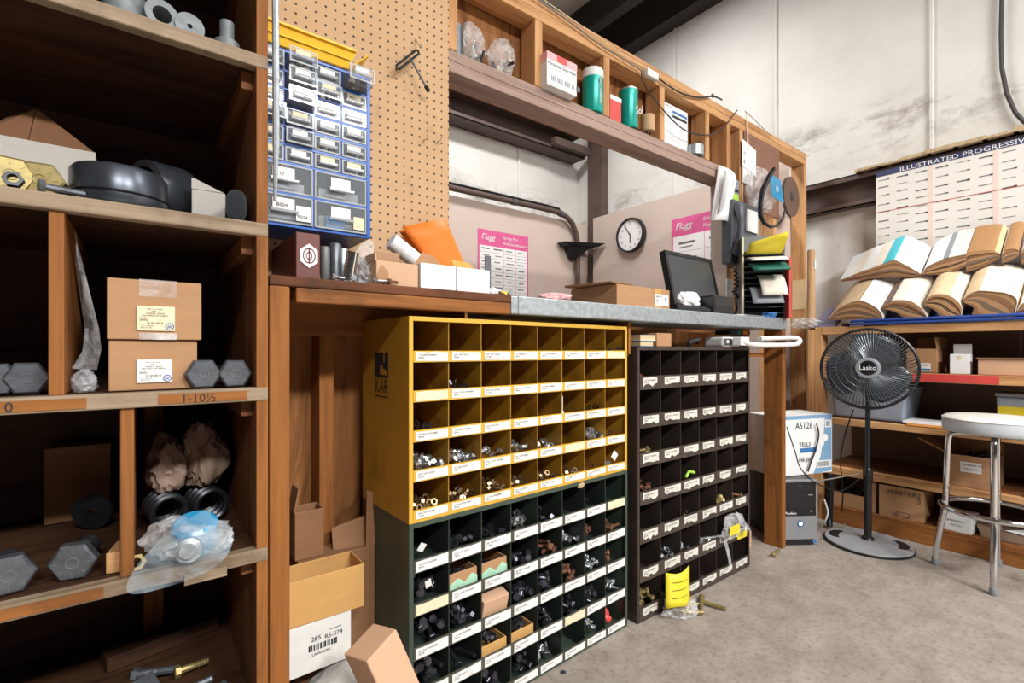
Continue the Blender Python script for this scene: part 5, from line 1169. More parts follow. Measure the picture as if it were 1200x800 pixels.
# ================================================================== RIGHT WALL SHELVES
RX0, RX1, RY0, RY1 = 3.19, 3.66, -1.1, 1.165
rs = thing('shelving_unit', 'long pine shelves along the right wall holding catalogues', 'shelving', (RX0, 0, 0))
for z, th in ((1.134, .043), (.88, .045), (.605, .035), (.324, .044)):
    board('shelf', RX0 + .04, RX1, RY0, RY1 - .002, z - .018, z - .001, 'shelfwood_y', rs, 0)
    board('edge_board', RX0, RX0 + .039, RY0, RY1, z - th, z, 'pine_y', rs, .002)
board('shelf', RX0 + .02, RX1, RY0, RY1, .085, .10, 'shelfwood_y', rs, 0); board('toe_board', RX0, RX0 + .019, RY0, RY1, 0, .10, 'oldpine_y', rs, .003)
o = board('painted_strip', RX0 - .0015, RX0 - .0003, .42, .80, .838, .878, 'red', rs, 0); part_label(o, 'stretch of red paint on the shelf edge')
board('upright', RX0 + .002, RX0 + .09, RY1 + .001, RY1 + .039, 0, 1.134, 'pine_z', rs); board('upright', RX0 + .002, RX0 + .09, RY1 + .04, RY1 + .078, 0, 1.12, 'pine_z', rs)
for y0, y1 in ((-1.1, -.35), (-.349, .40), (.401, 1.165)): board('back_panel', RX1 + .001, RX1 + .008, y0 + .002, y1, .0, 1.12, 'hardboard', rs, 0)
k = MB().lathe([(.024, 0), (.024, 1.2), (.021, 1.61), (.020, 1.62), (0, 1.62)], 14).build('wooden_pole', 'dowel'); c = atX(950.5, 400, 3.30); k.location = (3.30, c.y, .0005); tag(k, 'round wooden pole standing between the end post and the shelves', 'pole')
MBt = MB().box(-.008, .008, -.0215 - .0035, -.0215, 1.50, 1.56).build('sticker', 'paper', k)
# catalogue rack
rk = thing('catalogue_rack', 'blue steel two-tier rack carrying the open catalogues', 'rack', (RX0, 0, 1.135))
y0, y1 = -1.05, atX(998, 374, 3.2).y
for x, z in ((-.007, .010), (-.007, .027), (.222, .098), (.222, .116)): MB().tube([(x, y0, z), (x, y1 - (0 if x < .1 else .15), z)], .0075, 8).build('rail', 'bluesteel', rk)
for y in (y1 - .06, y0 + .1):
    b = MB(); b.hexa([(.0, y, 0), (.42, y, 0), (.42, y + .004, 0), (0, y + .004, 0)], [(.0, y, .012), (.42, y, .24), (.42, y + .004, .24), (0, y + .004, .012)]); b.build('bracket', 'bluesteel', rk)
b = MB(); b.hexa([(.014, y0, .004), (.20, y0, .098), (.20, y1 - .05, .098), (.014, y1 - .05, .004)], [(.014, y0, .008), (.20, y0, .102), (.20, y1 - .05, .102), (.014, y1 - .05, .008)])
b.hexa([(.24, y0, .128), (.43, y0, .235), (.43, y1 - .2, .235), (.24, y1 - .2, .128)], [(.24, y0, .132), (.43, y0, .239), (.43, y1 - .2, .239), (.24, y1 - .2, .132)]); b.build('tray', 'bluesteel', rk)
def catalogue(label, curve, X, e, sections, bottom, nest=6, pm=('pages', 'pagesdark', 'kraft', 'hardboard')):
    """an open catalogue lying back on the rack: CURVE outlines the top of its lower page end, BOTTOM the underside (both left to right), E runs up its spine"""
    def spl(C):
        P = [atX(x, y, X) for x, y in C]; Q = []
        for i in range(len(P) - 1):
            a, b_, c_, d_ = P[max(i - 1, 0)], P[i], P[i + 1], P[min(i + 2, len(P) - 1)]
            for s in range(6):
                t = s / 6; Q.append((i + t, .5 * ((2 * b_) + (c_ - a) * t + (2 * a - 5 * b_ + 4 * c_ - d_) * t * t + (3 * b_ - a - 3 * c_ + d_) * t ** 3)))
        Q.append((len(P) - 1, P[-1])); return Q
    Q, Bq = spl(curve), spl(bottom); n = len(Q)
    Bm = []
    for i in range(n):
        f = i / (n - 1) * (len(Bq) - 1); k = min(int(f), len(Bq) - 2); Bm.append(Bq[k][1].lerp(Bq[k + 1][1], f - k))
    org = Vector((X, sum(q.y for _t, q in Q) / n, min(b_.z for b_ in Bm))); o = thing('catalogue', label, 'catalogue', org)
    E = Vector(e)
    def slab(pts, m, name, off0, off1):
        k_ = len(pts); A = [p + off0 - org for p in pts]; B = [p + off1 - org for p in pts]
        k = MB(); k.add(A + B, [tuple(range(k_)), tuple(range(2 * k_ - 1, k_ - 1, -1))] + [(i, k_ + i, k_ + (i + 1) % k_, (i + 1) % k_) for i in range(k_)]); return k.build(name, m, o)
    def lev(t): return [q.lerp(Bm[i], t) for i, (_t, q) in enumerate(Q)]
    for j in range(nest):
        t0, t1 = j / nest, (j + .93) / nest
        slab(lev(t0) + lev(t1)[::-1], pm[j % len(pm)], 'page_block', Vector((rnd.uniform(-.004, .004), 0, 0)), E)
    for (t0, t1, m, nm) in sections:
        seg = [q for t, q in Q if t0 - 1e-6 <= t <= t1 + 1e-6]
        slab(seg + [q + Vector((0, 0, .004)) for q in seg][::-1], m, nm, Vector((-.001, 0, 0)), E * rnd.uniform(.99, 1.05))
    return o
E1, E2 = (.25, 0, .155), (.215, 0, .165)
catalogue('thick tan catalogue at the left end of the lower rack tier', [(971, 374), (983, 361), (1003, 353), (1014, 354), (1027, 361), (1033, 368), (1035, 374)], 3.20, E1, [(0, 2.2, 'covertan', 'cover'), (2.2, 6, 'white', 'printed_page')], [(971, 375), (990, 375), (1012, 374), (1035, 374)])
catalogue('catalogue with checked tan pages, second on the lower rack tier', [(1034, 361), (1040, 356), (1048, 352), (1066, 353), (1079, 361), (1087, 372)], 3.203, E1, [(0, 1, 'coverbrown', 'cover'), (1, 1.6, 'covernavy', 'index_tab'), (1.6, 5, 'covercream', 'printed_page')], [(1036, 362), (1050, 366), (1062, 373), (1087, 373)])
catalogue('catalogue with worn tan pages, third on the lower rack tier', [(1083, 356), (1088, 349), (1098, 345), (1113, 347), (1123, 354), (1127, 362), (1126, 372)], 3.20, E1, [(0, 3, 'covertan', 'cover'), (3, 6, 'covercream', 'printed_page')], [(1084, 358), (1096, 364), (1104, 372), (1126, 373)])
catalogue('thick catalogue with rounded cream pages, fourth on the lower rack tier', [(1129, 351), (1136, 345), (1148, 341), (1166, 342), (1180, 344), (1191, 350), (1192, 361), (1188, 372)], 3.203, E1, [(0, 2, 'covertan', 'cover'), (2, 7, 'covercream', 'printed_page')], [(1130, 355), (1141, 361), (1142, 371), (1188, 372)])
catalogue('white catalogue cut by the right picture edge on the lower rack tier', [(1192, 364), (1198, 356), (1212, 350), (1235, 349), (1250, 360)], 3.20, E1, [(0, 4, 'white', 'printed_page')], [(1192, 366), (1220, 371), (1250, 370)])
catalogue('white catalogue with one teal section at the left of the upper rack tier', [(985, 328), (1000, 322), (1010, 318), (1022, 314), (1035, 309), (1048, 305), (1060, 310), (1071, 316), (1079, 321)], 3.41, E2, [(0, 1, 'white', 'printed_page'), (1, 2, 'covercream', 'printed_page'), (2, 3, 'white', 'printed_page'), (3, 4, 'covercream', 'printed_page'), (4, 5, 'coverteal', 'teal_section'), (5, 8, 'white', 'printed_page')], [(986, 330), (1010, 328), (1038, 325), (1062, 325), (1079, 323)])
catalogue('white and grey tabbed catalogue in the middle of the upper rack tier', [(1081, 321), (1085, 314), (1091, 310), (1105, 304), (1112, 302), (1121, 300), (1132, 298)], 3.41, E2, [(0, 3, 'white', 'printed_page'), (3, 4, 'greyplastic', 'index_tab'), (4, 5, 'covercream', 'index_tab'), (5, 6, 'labelaged', 'index_tab')], [(1081, 322), (1096, 322), (1112, 321), (1132, 312)])
catalogue('brown covered catalogue right of the tabbed one on the upper rack tier', [(1131, 301), (1134, 297), (1145, 295), (1157, 294), (1166, 295), (1172, 298)], 3.413, E2, [(0, 4, 'coverbrown', 'cover'), (4, 5, 'pageslight', 'page_edge')], [(1132, 319), (1146, 315), (1162, 308), (1172, 302)])
catalogue('tan catalogue, second from the right picture edge on the upper rack tier', [(1174, 299), (1176, 295), (1180, 293), (1188, 292), (1194, 294)], 3.41, E2, [(0, 1, 'covercream', 'page_edge'), (1, 4, 'coverbrown', 'cover')], [(1174, 309), (1184, 306), (1194, 300)])
catalogue('tan catalogue cut by the right picture edge on the upper rack tier', [(1197, 298), (1199, 292), (1210, 290), (1235, 289), (1250, 296)], 3.413, E2, [(0, 1, 'covercream', 'page_edge'), (1, 4, 'covertan', 'cover')], [(1197, 310), (1215, 306), (1250, 300)])
A, B2 = atX(958, 373, 3.3), atX(985, 351, 3.3)
k = MB(); k.hexa([(3.22, A.y, 1.136), (3.22, B2.y, 1.136), (3.24, B2.y, 1.136), (3.24, A.y, 1.136)], [(3.36, A.y - .03, 1.262), (3.36, B2.y - .05, 1.262), (3.38, B2.y - .05, 1.262), (3.38, A.y - .03, 1.262)]); k = k.build('book_cover', 'covernavy', bevel=.006); tag(recentre(k), 'dark violet book cover leaning left of the tan catalogue', 'book')
c = atX(950, 381, 3.18); k = crumple('plastic_wrap', (.045, .085, .032), 'filmdense', seed=71, amp=.5, sub=4); k.location = (3.235, c.y + .05, 1.135); tag(k, 'crumpled clear plastic on the left end of the top shelf', 'plastic wrap')
c = atX(993, 376, 3.2); k = MB().lathe([(.018, 0), (.02, .012), (.012, .02), (0, .021)], 12).build('black_stopper', 'castblack'); k.location = (3.215, c.y + .012, 1.1345); tag(k, 'small black knob left of the blue rails', 'knob')

def rbox(name, label, cat, px0, px1, X, z, d, h, m, open_top=False, flaps=(), rz=0, group=None, tape=None):
    """carton facing the room on the right shelves: spans pixels px0..px1 at plane X"""
    a, b_ = atX(px0, 400, X), atX(px1, 400, X)
    return carton(name, label, cat, a.y - b_.y, d, h, (X, a.y, z), R(-90) + rz, m, open_top, flaps, tape, group), a.y - b_.y
# second shelf
o, w = rbox('open_carton', 'open brown carton with blue label behind the fan, second shelf', 'box', 1062, 1098, 3.24, .8815, .2, .125, 'kraft', True, (('b', 12, .06), ('r', -8, .06)))
sticker(o, w * .35, w * .8, .012, .05, 'labelwhite', [('FRAGILE', .012, .006, .014)]); MB().box(w * .36, w * .79, -.0018, -.001, .014, .022).build('blue_band', 'bluedark', o)
o, w = rbox('small_carton', 'small white carton with raised grey flap, second shelf', 'box', 1113, 1136, 3.22, .8815, .07, .098, 'white', True, (('b', 0, .05),)); MB().box(w * .4, w * .6, -.001, -.0002, .07, .09).build('seal', 'labelcream', o)
o, w = rbox('flat_carton', 'flat brown carton with lid at the right end, second shelf', 'box', 1146, 1215, 3.22, .8815, .25, .075, 'kraftlight'); MB().box(-.006, w + .006, -.008, .255, .0755, .081).build('lid', 'kraftdark', o)
# third shelf
o = thing('storage_tote', 'pale blue-grey plastic tote behind the fan, third shelf', 'tote', (3.25, atX(968, 470, 3.25).y - .022, .6065), R(-90))
w = atX(972, 470, 3.25).y - atX(1062, 470, 3.25).y; b = MB()
b.hexa([(.02, .01, 0), (w - .02, .01, 0), (w - .02, .28, 0), (.02, .28, 0)], [(0, 0, .17), (w, 0, .17), (w, .29, .17), (0, .29, .17)]); b.build('tub', 'tote', o, bevel=.012)
MB().box(-.006, w + .006, -.008, .296, .171, .190).build('lid', 'tote', o, bevel=.005); MB().box(w * .35, w * .65, -.004, .006, .10, .115).build('handle', 'tote', o)
k = MB().box(0, .24, 0, .17, 0, .012).build('paper_stack', 'paper', bevel=.001); c = atX(1058, 498, 3.2); k.location = (3.195, c.y, .616); k.rotation_euler.z = R(-90); tag(k, 'white papers lying on the orange envelope, third shelf', 'papers')
k = MB().box(0, .22, 0, .18, 0, .008).build('envelope', 'orangepaper', bevel=.001); c = atX(1062, 500, 3.19); k.location = (3.186, c.y, .6062); k.rotation_euler.z = R(-90); tag(k, 'orange envelope under the white papers, third shelf', 'envelope')
a = atX(1167, 480, 3.28); b_ = atX(1206, 480, 3.28); w = a.y - b_.y
o = thing('food_tub', 'yellow tub with grey lid and band behind the stool seat', 'tub', (3.28, a.y, .606), R(-90)); b = MB(); b.hexa([(.008, .008, 0), (w - .008, .008, 0), (w - .008, .15, 0), (.008, .15, 0)], [(0, 0, .17), (w, 0, .17), (w, .16, .17), (0, .16, .17)]); b.build('tub', 'tote', o, bevel=.01)
MB().box(.006, w - .006, -.003, .0, .06, .125).build('yellow_label', 'yellowcard', o); MB().box(-.004, w + .004, -.005, .165, .1705, .188).build('lid', 'greyplastic', o, bevel=.004)
# fourth shelf
o, w = rbox('open_carton', 'open brown carton with white label behind the stool, fourth shelf', 'box', 1110, 1167, 3.215, .3255, .22, .155, 'kraft', True, (('l', 62, .13), ('b', 20, .05)))
sticker(o, w * .28, w * .72, .075, .125, 'labelwhite', [('SPRING CO.', .014, .012, .018), ('ring terminals', .010, .012, .034)])
for i in range(9): MB().tube([(rnd.uniform(.04, w - .04), rnd.uniform(.03, .18), .10), (rnd.uniform(.04, w - .04), rnd.uniform(.03, .18), .14 + rnd.uniform(0, .03)), (rnd.uniform(.04, w - .04), rnd.uniform(.03, .18), .11)], .008, 6).build('hose', 'castblack', o)
k = MB().box(0, .3, 0, .2, 0, .02).build('board', 'shelfwood_y', bevel=.002); k.location = (3.2, .33, .3255); k.rotation_euler.z = R(-90); tag(k, 'grey board lying right of the open carton, fourth shelf', 'board')
# bottom
o, w = rbox('open_carton', 'low-fronted brown carton of dark parts left of the fan pole', 'box', 970, 1026, 3.215, .1005, .26, .165, 'kraft', True)
bpy.data.objects.remove([c for c in o.children if c.name.startswith('body')][0])
b = MB(); t = .004
b.box(0, .03, 0, t, 0, .165); b.box(w - .04, w, 0, t, 0, .165); b.box(.03, w - .04, 0, t, 0, .075); b.box(0, t, t, .26, 0, .165); b.box(w - t, w, t, .26, 0, .165); b.box(t, w - t, .256, .26, 0, .165); b.box(t, w - t, t, .256, 0, t); b.build('body', 'kraft', o)
for i in range(8): MB().tube([(rnd.uniform(.05, w - .05), .03 + rnd.uniform(0, .03), .05 + .008 * i), (rnd.uniform(.05, w - .05), .10, .06 + .008 * i), (rnd.uniform(.05, w - .05), .2, .05)], .007, 6).build('hose', 'gunmetal', o)
o, w = rbox('master_carton', 'large brown carton printed MASTER with torn right side on the bottom shelf', 'box', 1030, 1082, 3.20, .1005, .28, .168, 'kraft', True, (), R(3))
text('MASTER', .030, 'ink', o, (w * .2, -.001, .128), (1, 0, 0), (0, 0, 1), xs=1.15); b = MB()
for q in ((0, .07, 0, .002), (0, .07, .024, .026), (0, .002, .002, .024), (.068, .07, .002, .024)): b.box(w * .32 + q[0], w * .32 + q[1], -.001, -.0002, .012 + q[2], .012 + q[3])
b.build('printed_box', 'ink', o); text('UPC 3', .016, 'ink', o, (w * .33, -.001, .018), (1, 0, 0), (0, 0, 1)); text('PARTS', .02, 'ink', o, (w * .86, -.001, .15), (0, 0, -1), (1, 0, 0))
o, w = rbox('small_carton', 'white carton with small print under the stool ring', 'box', 1103, 1139, 3.205, .1005, .12, .088, 'white', False, (), R(-4)); text('precision', .017, 'ink', o, (w * .2, -.001, .05), (1, 0, 0), (0, 0, 1), shear=.3); text('steel parts', .011, 'ink', o, (w * .3, -.001, .03), (1, 0, 0), (0, 0, 1), shear=.3)
o = thing('folded_carton', 'dark flattened carton slanting on the bottom shelf behind the stool leg', 'box', (3.22, .485, .1008), R(-90)); b = MB(); b.hexa([(0, 0, 0), (.35, .0, 0), (.35, .25, 0), (0, .25, 0)], [(-.02, .02, .045), (.33, .0, .02), (.33, .25, .05), (-.02, .25, .075)]); b.build('panel', 'hardboard', o); MB().add([(.08, .02, .046), (.30, .02, .030), (.24, .2, .06)], [(0, 1, 2)]).build('paper', 'paper', o, solid=.002)

# ================================================================== FAN
fc = atD(1017, 634, 2.49); fan = thing('pedestal_fan', 'black pedestal fan with round grey base before the right shelves', 'fan', (fc.x, fc.y, 0)); 
ang = math.atan2(-fc.y, -fc.x)   # towards the camera
br = .188
b = MB(); b.lathe([(br, 0), (br, .012), (br * .985, .018), (br * .6, .024), (.05, .028), (0, .028)], 48); b.build('base', 'fanbase', fan); MB().lathe([(br + .001, .0), (br + .004, .003), (br + .004, .010), (br + .001, .013)], 48, caps=False).build('base_rim', 'castblack', fan)
for s in (1, -1):
    a = ang + s * R(98); T = Matrix.Rotation(a, 4, 'Z') @ Matrix.Translation((br * .66, 0, .0195)); b = MB()
    pl = [(.045 * math.cos(i * PI / 10), .062 * math.sin(i * PI / 10)) for i in range(20)]; b.prism(pl, 0, .0035, 0, T); part_label(b.build('grip_recess', 'castblack', fan), 'dark moulded recess in the base')
MB().lathe([(.030, .026), (.024, .04), (.017, .045), (.017, .36)], 16).build('pole', 'blackplastic', fan); MB().lathe([(.0115, .36), (.0115, .80)], 14).build('inner_pole', 'castblack', fan)
MB().lathe([(.017, .33), (.022, .335), (.022, .385), (.016, .395), (.012, .396)], 16).build('height_collar', 'blackplastic', fan); MB().cyl((.02 * math.cos(ang), .02 * math.sin(ang), .36), (.045 * math.cos(ang), .045 * math.sin(ang), .36), .009, .009, 8).build('clamp_knob', 'blackplastic', fan)
hc = Vector((0, 0, .905)); Hd = Matrix.Translation(hc) @ Matrix.Rotation(ang, 4, 'Z') @ Matrix.Rotation(R(90 - 4), 4, 'Y')   # local +z faces the room
FR = .203
def hp(r, a, z): return Hd @ Vector((r * math.cos(a), r * math.sin(a), z))
b = MB(); b.lathe([(.05, -.15), (.06, -.14), (.068, -.06), (.05, -.045), (.0, -.04)], 20, 0, Hd); b.lathe([(0, -.16), (.05, -.15)], 20, 0, Hd); b.build('motor_housing', 'blackplastic', fan)
MB().tube([Vector((0, 0, .78)), Vector((0, 0, .84)), hp(0, 0, -.10)], .016, 10).build('tilt_neck', 'blackplastic', fan)
MB().tube([hp(FR, i * PI / 32, 0) for i in range(64)], .0075, 8, 0, True).build('guard_ring', 'blackplastic', fan)
b = MB(); N = 84
for i in range(N):
    a = i * 2 * PI / N; tw = .28
    b.tube([hp(.034, a - tw, .052), hp(.09, a - tw * .6, .054), hp(.15, a - tw * .25, .044), hp(.185, a - .05, .024), hp(FR, a, .002)], .0015, 4)
for r, z in ((.075, .0535), (.105, .052), (.135, .047), (.165, .037)): b.tube([hp(r, i * PI / 24, z) for i in range(48)], .0012, 4, 0, True)
b.build('front_grille', 'wiregrey', fan)
b = MB()
for i in range(72):
    a = i * 2 * PI / 72; b.tube([hp(.06, a, -.075), hp(.13, a + .1, -.075), hp(.18, a + .15, -.045), hp(FR, a + .18, -.004)], .0016, 4)
b.build('rear_grille', 'castblack', fan)
b = MB().lathe([(.050, .046), (.054, .053), (.052, .060), (.045, .062)], 32, 0, Hd); b.build('badge_ring', 'greyplastic', fan); bd = MB().lathe([(.045, .055), (.045, .060), (.03, .064), (0, .065)], 32, 0, Hd).build('badge', 'blackgloss', fan)
rt = (Hd.to_3x3() @ Vector((0, 1, 0))); upv = (Hd.to_3x3() @ Vector((-1, 0, 0)))
text('Lasko', .031, 'paper', bd, hp(.009, PI / 2 * 0, .066) - rt * .037 + upv * 0, rt, upv, xs=1.0)
MB().lathe([(.03, -.04), (.032, .02), (.02, .03), (0, .031)], 20, 0, Hd).build('blade_hub', 'blackplastic', fan)
for i in range(3):
    a0 = i * 2 * PI / 3 + .5; b = MB()
    def bf(u, v): r = .028 + .155 * u; w_ = (.40 + .72 * math.sin(PI * min(u * .75 + .15, 1))); a = a0 + (v - .5) * 2 * w_ * (1 - .15 * u) + u * .35; return hp(r, a, -.012 + (v - .5) * .05 * (1 - .3 * u))
    b.grid(bf, 8, 8); b.build('blade', 'bladeplastic', fan, solid=.0025)
wire_pts = [fc + Vector((0, .03, .34)) , fc + Vector((-.05, .12, .31)), fc + Vector((-.12, .22, .26)), fc + Vector((-.10, .27, .12)), fc + Vector((-.05, .26, .03)), fc + Vector((-.02, .25, .008))]
def smooth(P, n=6):
    out = []
    for i in range(len(P) - 1):
        a, b_, c_, d_ = P[max(i - 1, 0)], P[i], P[i + 1], P[min(i + 2, len(P) - 1)]
        for s in range(n):
            t = s / n; out.append(.5 * ((2 * b_) + (c_ - a) * t + (2 * a - 5 * b_ + 4 * c_ - d_) * t * t + (3 * b_ - a - 3 * c_ + d_) * t ** 3))
    return out + [P[-1]]
tag(recentre(MB().tube(smooth([p + Vector((0, 0, 0)) for p in wire_pts]), .0035, 6).build('power_cord', 'cord')), 'grey fan cord looping from the pole to the floor', 'cable')
P = [atD(x, y, d) for x, y, d in ((1000, 480, 2.68), (990, 510, 2.68), (985, 540, 2.68), (988, 575, 2.68), (986, 600, 2.68))]
tag(recentre(MB().tube(smooth(P), .0035, 6).build('power_cord', 'castblack')), 'black cord hanging before the shelves left of the fan pole', 'cable')

# ================================================================== STOOL
sc = Vector((2.96, .40, 0)); st = thing('bar_stool', 'chrome stool with white vinyl seat cut by the right picture edge', 'stool', sc)
MB().lathe([(0, .638), (.160, .638), (.170, .645)], 40).build('seat_pan', 'steelgrey', st)
MB().lathe([(.170, .640), (.176, .646), (.178, .66), (.178, .688), (.175, .698)], 48, caps=False).build('seat_band', 'vinylband', st); MB().lathe([(.1755, .697), (.176, .700), (.168, .707), (.12, .711), (0, .712)], 48).build('seat', 'vinyl', st)
MB().tube([(.1765 * math.cos(i * PI / 32), .1765 * math.sin(i * PI / 32), .6975) for i in range(64)], .0025, 6, 0, True).build('piping', 'vinyl', st)
for i in range(4):
    a = R(186 + 90 * i); c_, s_ = math.cos(a), math.sin(a)
    pts = smooth([Vector((r * c_, r * s_, z)) for r, z in ((.02, .628), (.08, .626), (.135, .622), (.153, .595), (.158, .5), (.163, .34), (.167, .275), (.182, .18), (.197, .07), (.199, .03), (.199, .012))], 5)
    MB().tube(pts, .0125, 12).build('leg', 'chrome', st)
    MB().lathe([(.014, 0), (.016, .004), (.0145, .03)], 12, 0, Matrix.Translation((.199 * c_, .199 * s_, 0))).build('rubber_foot', 'greyplastic', st)
MB().tube([(.180 * math.cos(i * PI / 32), .180 * math.sin(i * PI / 32), .298) for i in range(64)], .0115, 10, 0, True).build('foot_ring', 'chrome', st)

# ================================================================== COMPUTER TOWER AND PAPER CARTON
A, B2 = atZ(920, 639, 0), atZ(958.5, 638, 0); d = (B2 - A); w = d.length + .02; rz = math.atan2(d.y, d.x)
pc = thing('computer_tower', 'silver and black computer tower on the floor right of the bench leg', 'computer', (B2.x - math.cos(rz) * w, B2.y - math.sin(rz) * w, .0005), rz)
MB().box(0, w, .012, .35, 0, .335).build('case', 'blackplastic', pc, bevel=.003)
b = MB(); b.box(0, w, 0, .012, .0, .335); b.build('front_panel', 'silverplastic', pc, bevel=.004)
MB().box(.006, w - .012, -.003, 0, .150, .322).build('drive_panel', 'blackgloss', pc, bevel=.003)
for z in (.275, .235, .195): MB().box(.012, w - .02, -.0045, -.003, z, z + .034).build('drive_bay', 'blackplastic', pc, bevel=.001)
MB().box(w * .72, w * .84, -.0055, -.0045, .255, .26).build('eject_button', 'greyplastic', pc)
text('LG', .012, 'greyplastic', pc, (w * .45, -.0048, .298), (1, 0, 0), (0, 0, 1)); text('Pavilion', .020, 'paper', pc, (.016, -.0035, .158), (1, 0, 0), (0, 0, 1), shear=.2); text('::', .02, 'white', pc, (w * .78, -.0035, .17), (1, 0, 0), (0, 0, 1))
Mx = Matrix.Translation((w * .52, -.001, .110)) @ Matrix.Rotation(PI / 2, 4, 'X')
MB().lathe([(.011, .001), (.016, .001), (.016, .003), (.011, .003), (.011, .001)], 24, 0, Mx).build('emblem_ring', 'inkblue', pc); part_label(MB().lathe([(.0105, .0015), (0, .0025)], 20, 0, Mx).build('power_light', 'blueglow', pc), 'glowing blue-white power light')
MB().box(.012, w - .025, -.004, .002, .004, .03).build('vent_panel', 'blackplastic', pc); MB().box(w - .03, w - .012, -.005, -.004, .012, .028).build('sticker', 'bluedark', pc)
A, B2 = Vector((2.625, 1.165, 0)), Vector((2.985, 1.040, 0)); d = B2 - A; w = d.length; rz = math.atan2(d.y, d.x)
bx = carton('printed_carton', 'white and blue printed carton marked A5126 on top of the computer tower', 'box', w, .2, .315, (A.x, A.y, .337), rz, 'white')
b = MB(); b.box(0, w, -.001, -.0002, .296, .315); b.build('blue_band', 'blueprint', bx); b = MB(); pl = [(w * .64, .0), (w * .985, .01), (w * .985, .30), (w * .86, .30), (w * .84, .2), (w * .78, .09)]
b.prism(pl, 0, .0008, 0, Matrix.Rotation(PI / 2, 4, 'X') @ Matrix.Translation((0, 0, .0004))); b.build('blue_panel', 'blueprint', bx)
MB().box(w * .40, w * .70, -.0018, -.0012, .118, .142).build('blue_bar', 'bluedark', bx)
text('A5126', .050, 'ink', bx, (w * .31, -.001, .245), (1, 0, 0), (0, 0, 1), xs=.9); text('TELLS', .032, 'ink', bx, (w * .38, -.001, .150), (1, 0, 0), (0, 0, 1)); text('ink-jet', .036, 'ink', bx, (w * .37, -.001, .07), (1, 0, 0), (0, 0, 1), shear=.1)
for x, z, r in ((.86, .19, .020), (.80, .16, .016)): MB().lathe([(r, 0), (r, .0006), (0, .0006)], 20, 0, Matrix.Translation((w * x, -.0016, z)) @ Matrix.Rotation(PI / 2, 4, 'X')).build('picture_dot', 'paper', bx)
for x0, x1, z0, z1 in ((.70, .97, .03, .068), (.86, .97, .245, .285)):
    e = MB().box(w * x0, w * x1, -.0022, -.0016, z0, z1).build('barcode_panel', 'paper', bx); b = MB(); x = w * x0 + .006
    while x < w * x1 - .008: t = rnd.choice([.0015, .0025, .004]); b.box(x, x + t, -.0027, -.0022, z0 + .006, z1 - .005); x += t + rnd.choice([.002, .003])
    b.build('barcode', 'steelgrey', e)
P = [bx.location + Vector((0, 0, 0)) + Vector((math.cos(rz) * w * t - .012 * -math.sin(rz) * 0 + math.sin(rz) * .014, math.sin(rz) * w * t - math.cos(rz) * .014, z)) for t, z in ((.66, .27), (.70, .21), (.64, .13), (.56, .07), (.5, .02))]
tag(recentre(MB().tube(smooth(P), [.004] * 24 + [.007], 8).build('power_cord', 'castblack')), 'thick black cord hanging over the printed carton', 'cable')
def fl(px, py, z=0.004): return atZ(px, py, z)
for pts, r, m, lb in (([atD(922, 500, 2.42), atD(932, 530, 2.42), atD(938, 548, 2.42), atD(955, 565, 2.46), atD(985, 575, 2.55), atD(1008, 560, 2.5)], .003, 'castblack', 'thin black cable strung between the carton and the fan pole'),
                      ([fl(962, 632), fl(972, 622), fl(985, 618), fl(994, 610)], .004, 'cord', 'grey cable on the floor beside the tower'),
                      ([atD(966, 585, 2.6), atD(970, 600, 2.6), atD(966, 612, 2.62), fl(960, 618)], .004, 'labelwhite', 'white cable dropping behind the tower')):
    tag(recentre(MB().tube(smooth([Vector(p) for p in pts]), r, 6).build('power_cord', m)), lb, 'cable')
k = MB().tube(smooth([atD(973, 555, 2.72), atD(973, 580, 2.72), atD(972, 605, 2.72), Vector((atD(972, 622, 2.7).x, atD(972, 622, 2.7).y, .016))]), .016, 10).build('rubber_hose', 'castblack'); tag(recentre(k), 'thick black hose standing at the left end of the shelves', 'hose')

# ================================================================== BETWEEN BIN AND LEG, ON THE FLOOR
A = atZ(880, 655, 0); k = carton('small_carton', 'small brown carton on the floor between brown bin and bench leg', 'box', .15, .12, .085, (2.30, 1.235, .0005), R(-8), 'kraftlight')
k = carton('small_carton', 'white carton standing behind the small brown carton', 'box', .14, .03, .20, (2.33, 1.37, .0005), R(-6), 'whitedirty')
k = MB().tube(smooth([Vector((2.27, 1.37, .44)), Vector((2.33, 1.34, .40)), Vector((2.40, 1.33, .30)), Vector((2.44, 1.34, .22))]), .02, 10).build('rubber_hose', 'steelpaint'); tag(recentre(k), 'brown hose hanging behind the white carton', 'hose')
# yellow-labelled bag spilling bolts
bm_ = bolt_mesh('hex_bolt', 'brass', .0125, .010, .0075, .085)
def floorbolt(px, py, ang, lb, me=bm_, r=.0112): p = atZ(px, py, .0); place(me, 'hex_bolt', lb, 'bolt', aim((p.x, p.y, r), (math.cos(R(ang)), math.sin(R(ang)), 0), .52))
p = atZ(786, 716, 0)
o = thing('parts_bag', 'torn clear bag with yellow header card spilling bolts on the floor', 'bag', (p.x + .01, p.y - .035, .0005), R(-10))
crumple('body', (.075, .045, .03), 'film', o, seed=81, amp=.4, sub=4)
k = MB(); k.grid(lambda u, v: (-.085 + .12 * u + .03 * v, -.01 + .03 * v - .02 * math.sin(u * 3), .045 + .115 * v + .006 * math.sin(u * 5 + v * 3)), 6, 6); k.build('header_card', 'yellowcard', o, solid=.002); b = MB()
for i in range(3): b.grid(lambda u, v, i=i: (-.06 + .075 * u + .007 * i, -.013 + .03 * (.3 + .2 * i) - .02 * math.sin((.2 + .6 * u) * 3) - .003, .045 + .115 * (.3 + .22 * i) + .002 * v), 4, 1)
b.build('card_print', 'ink', o)
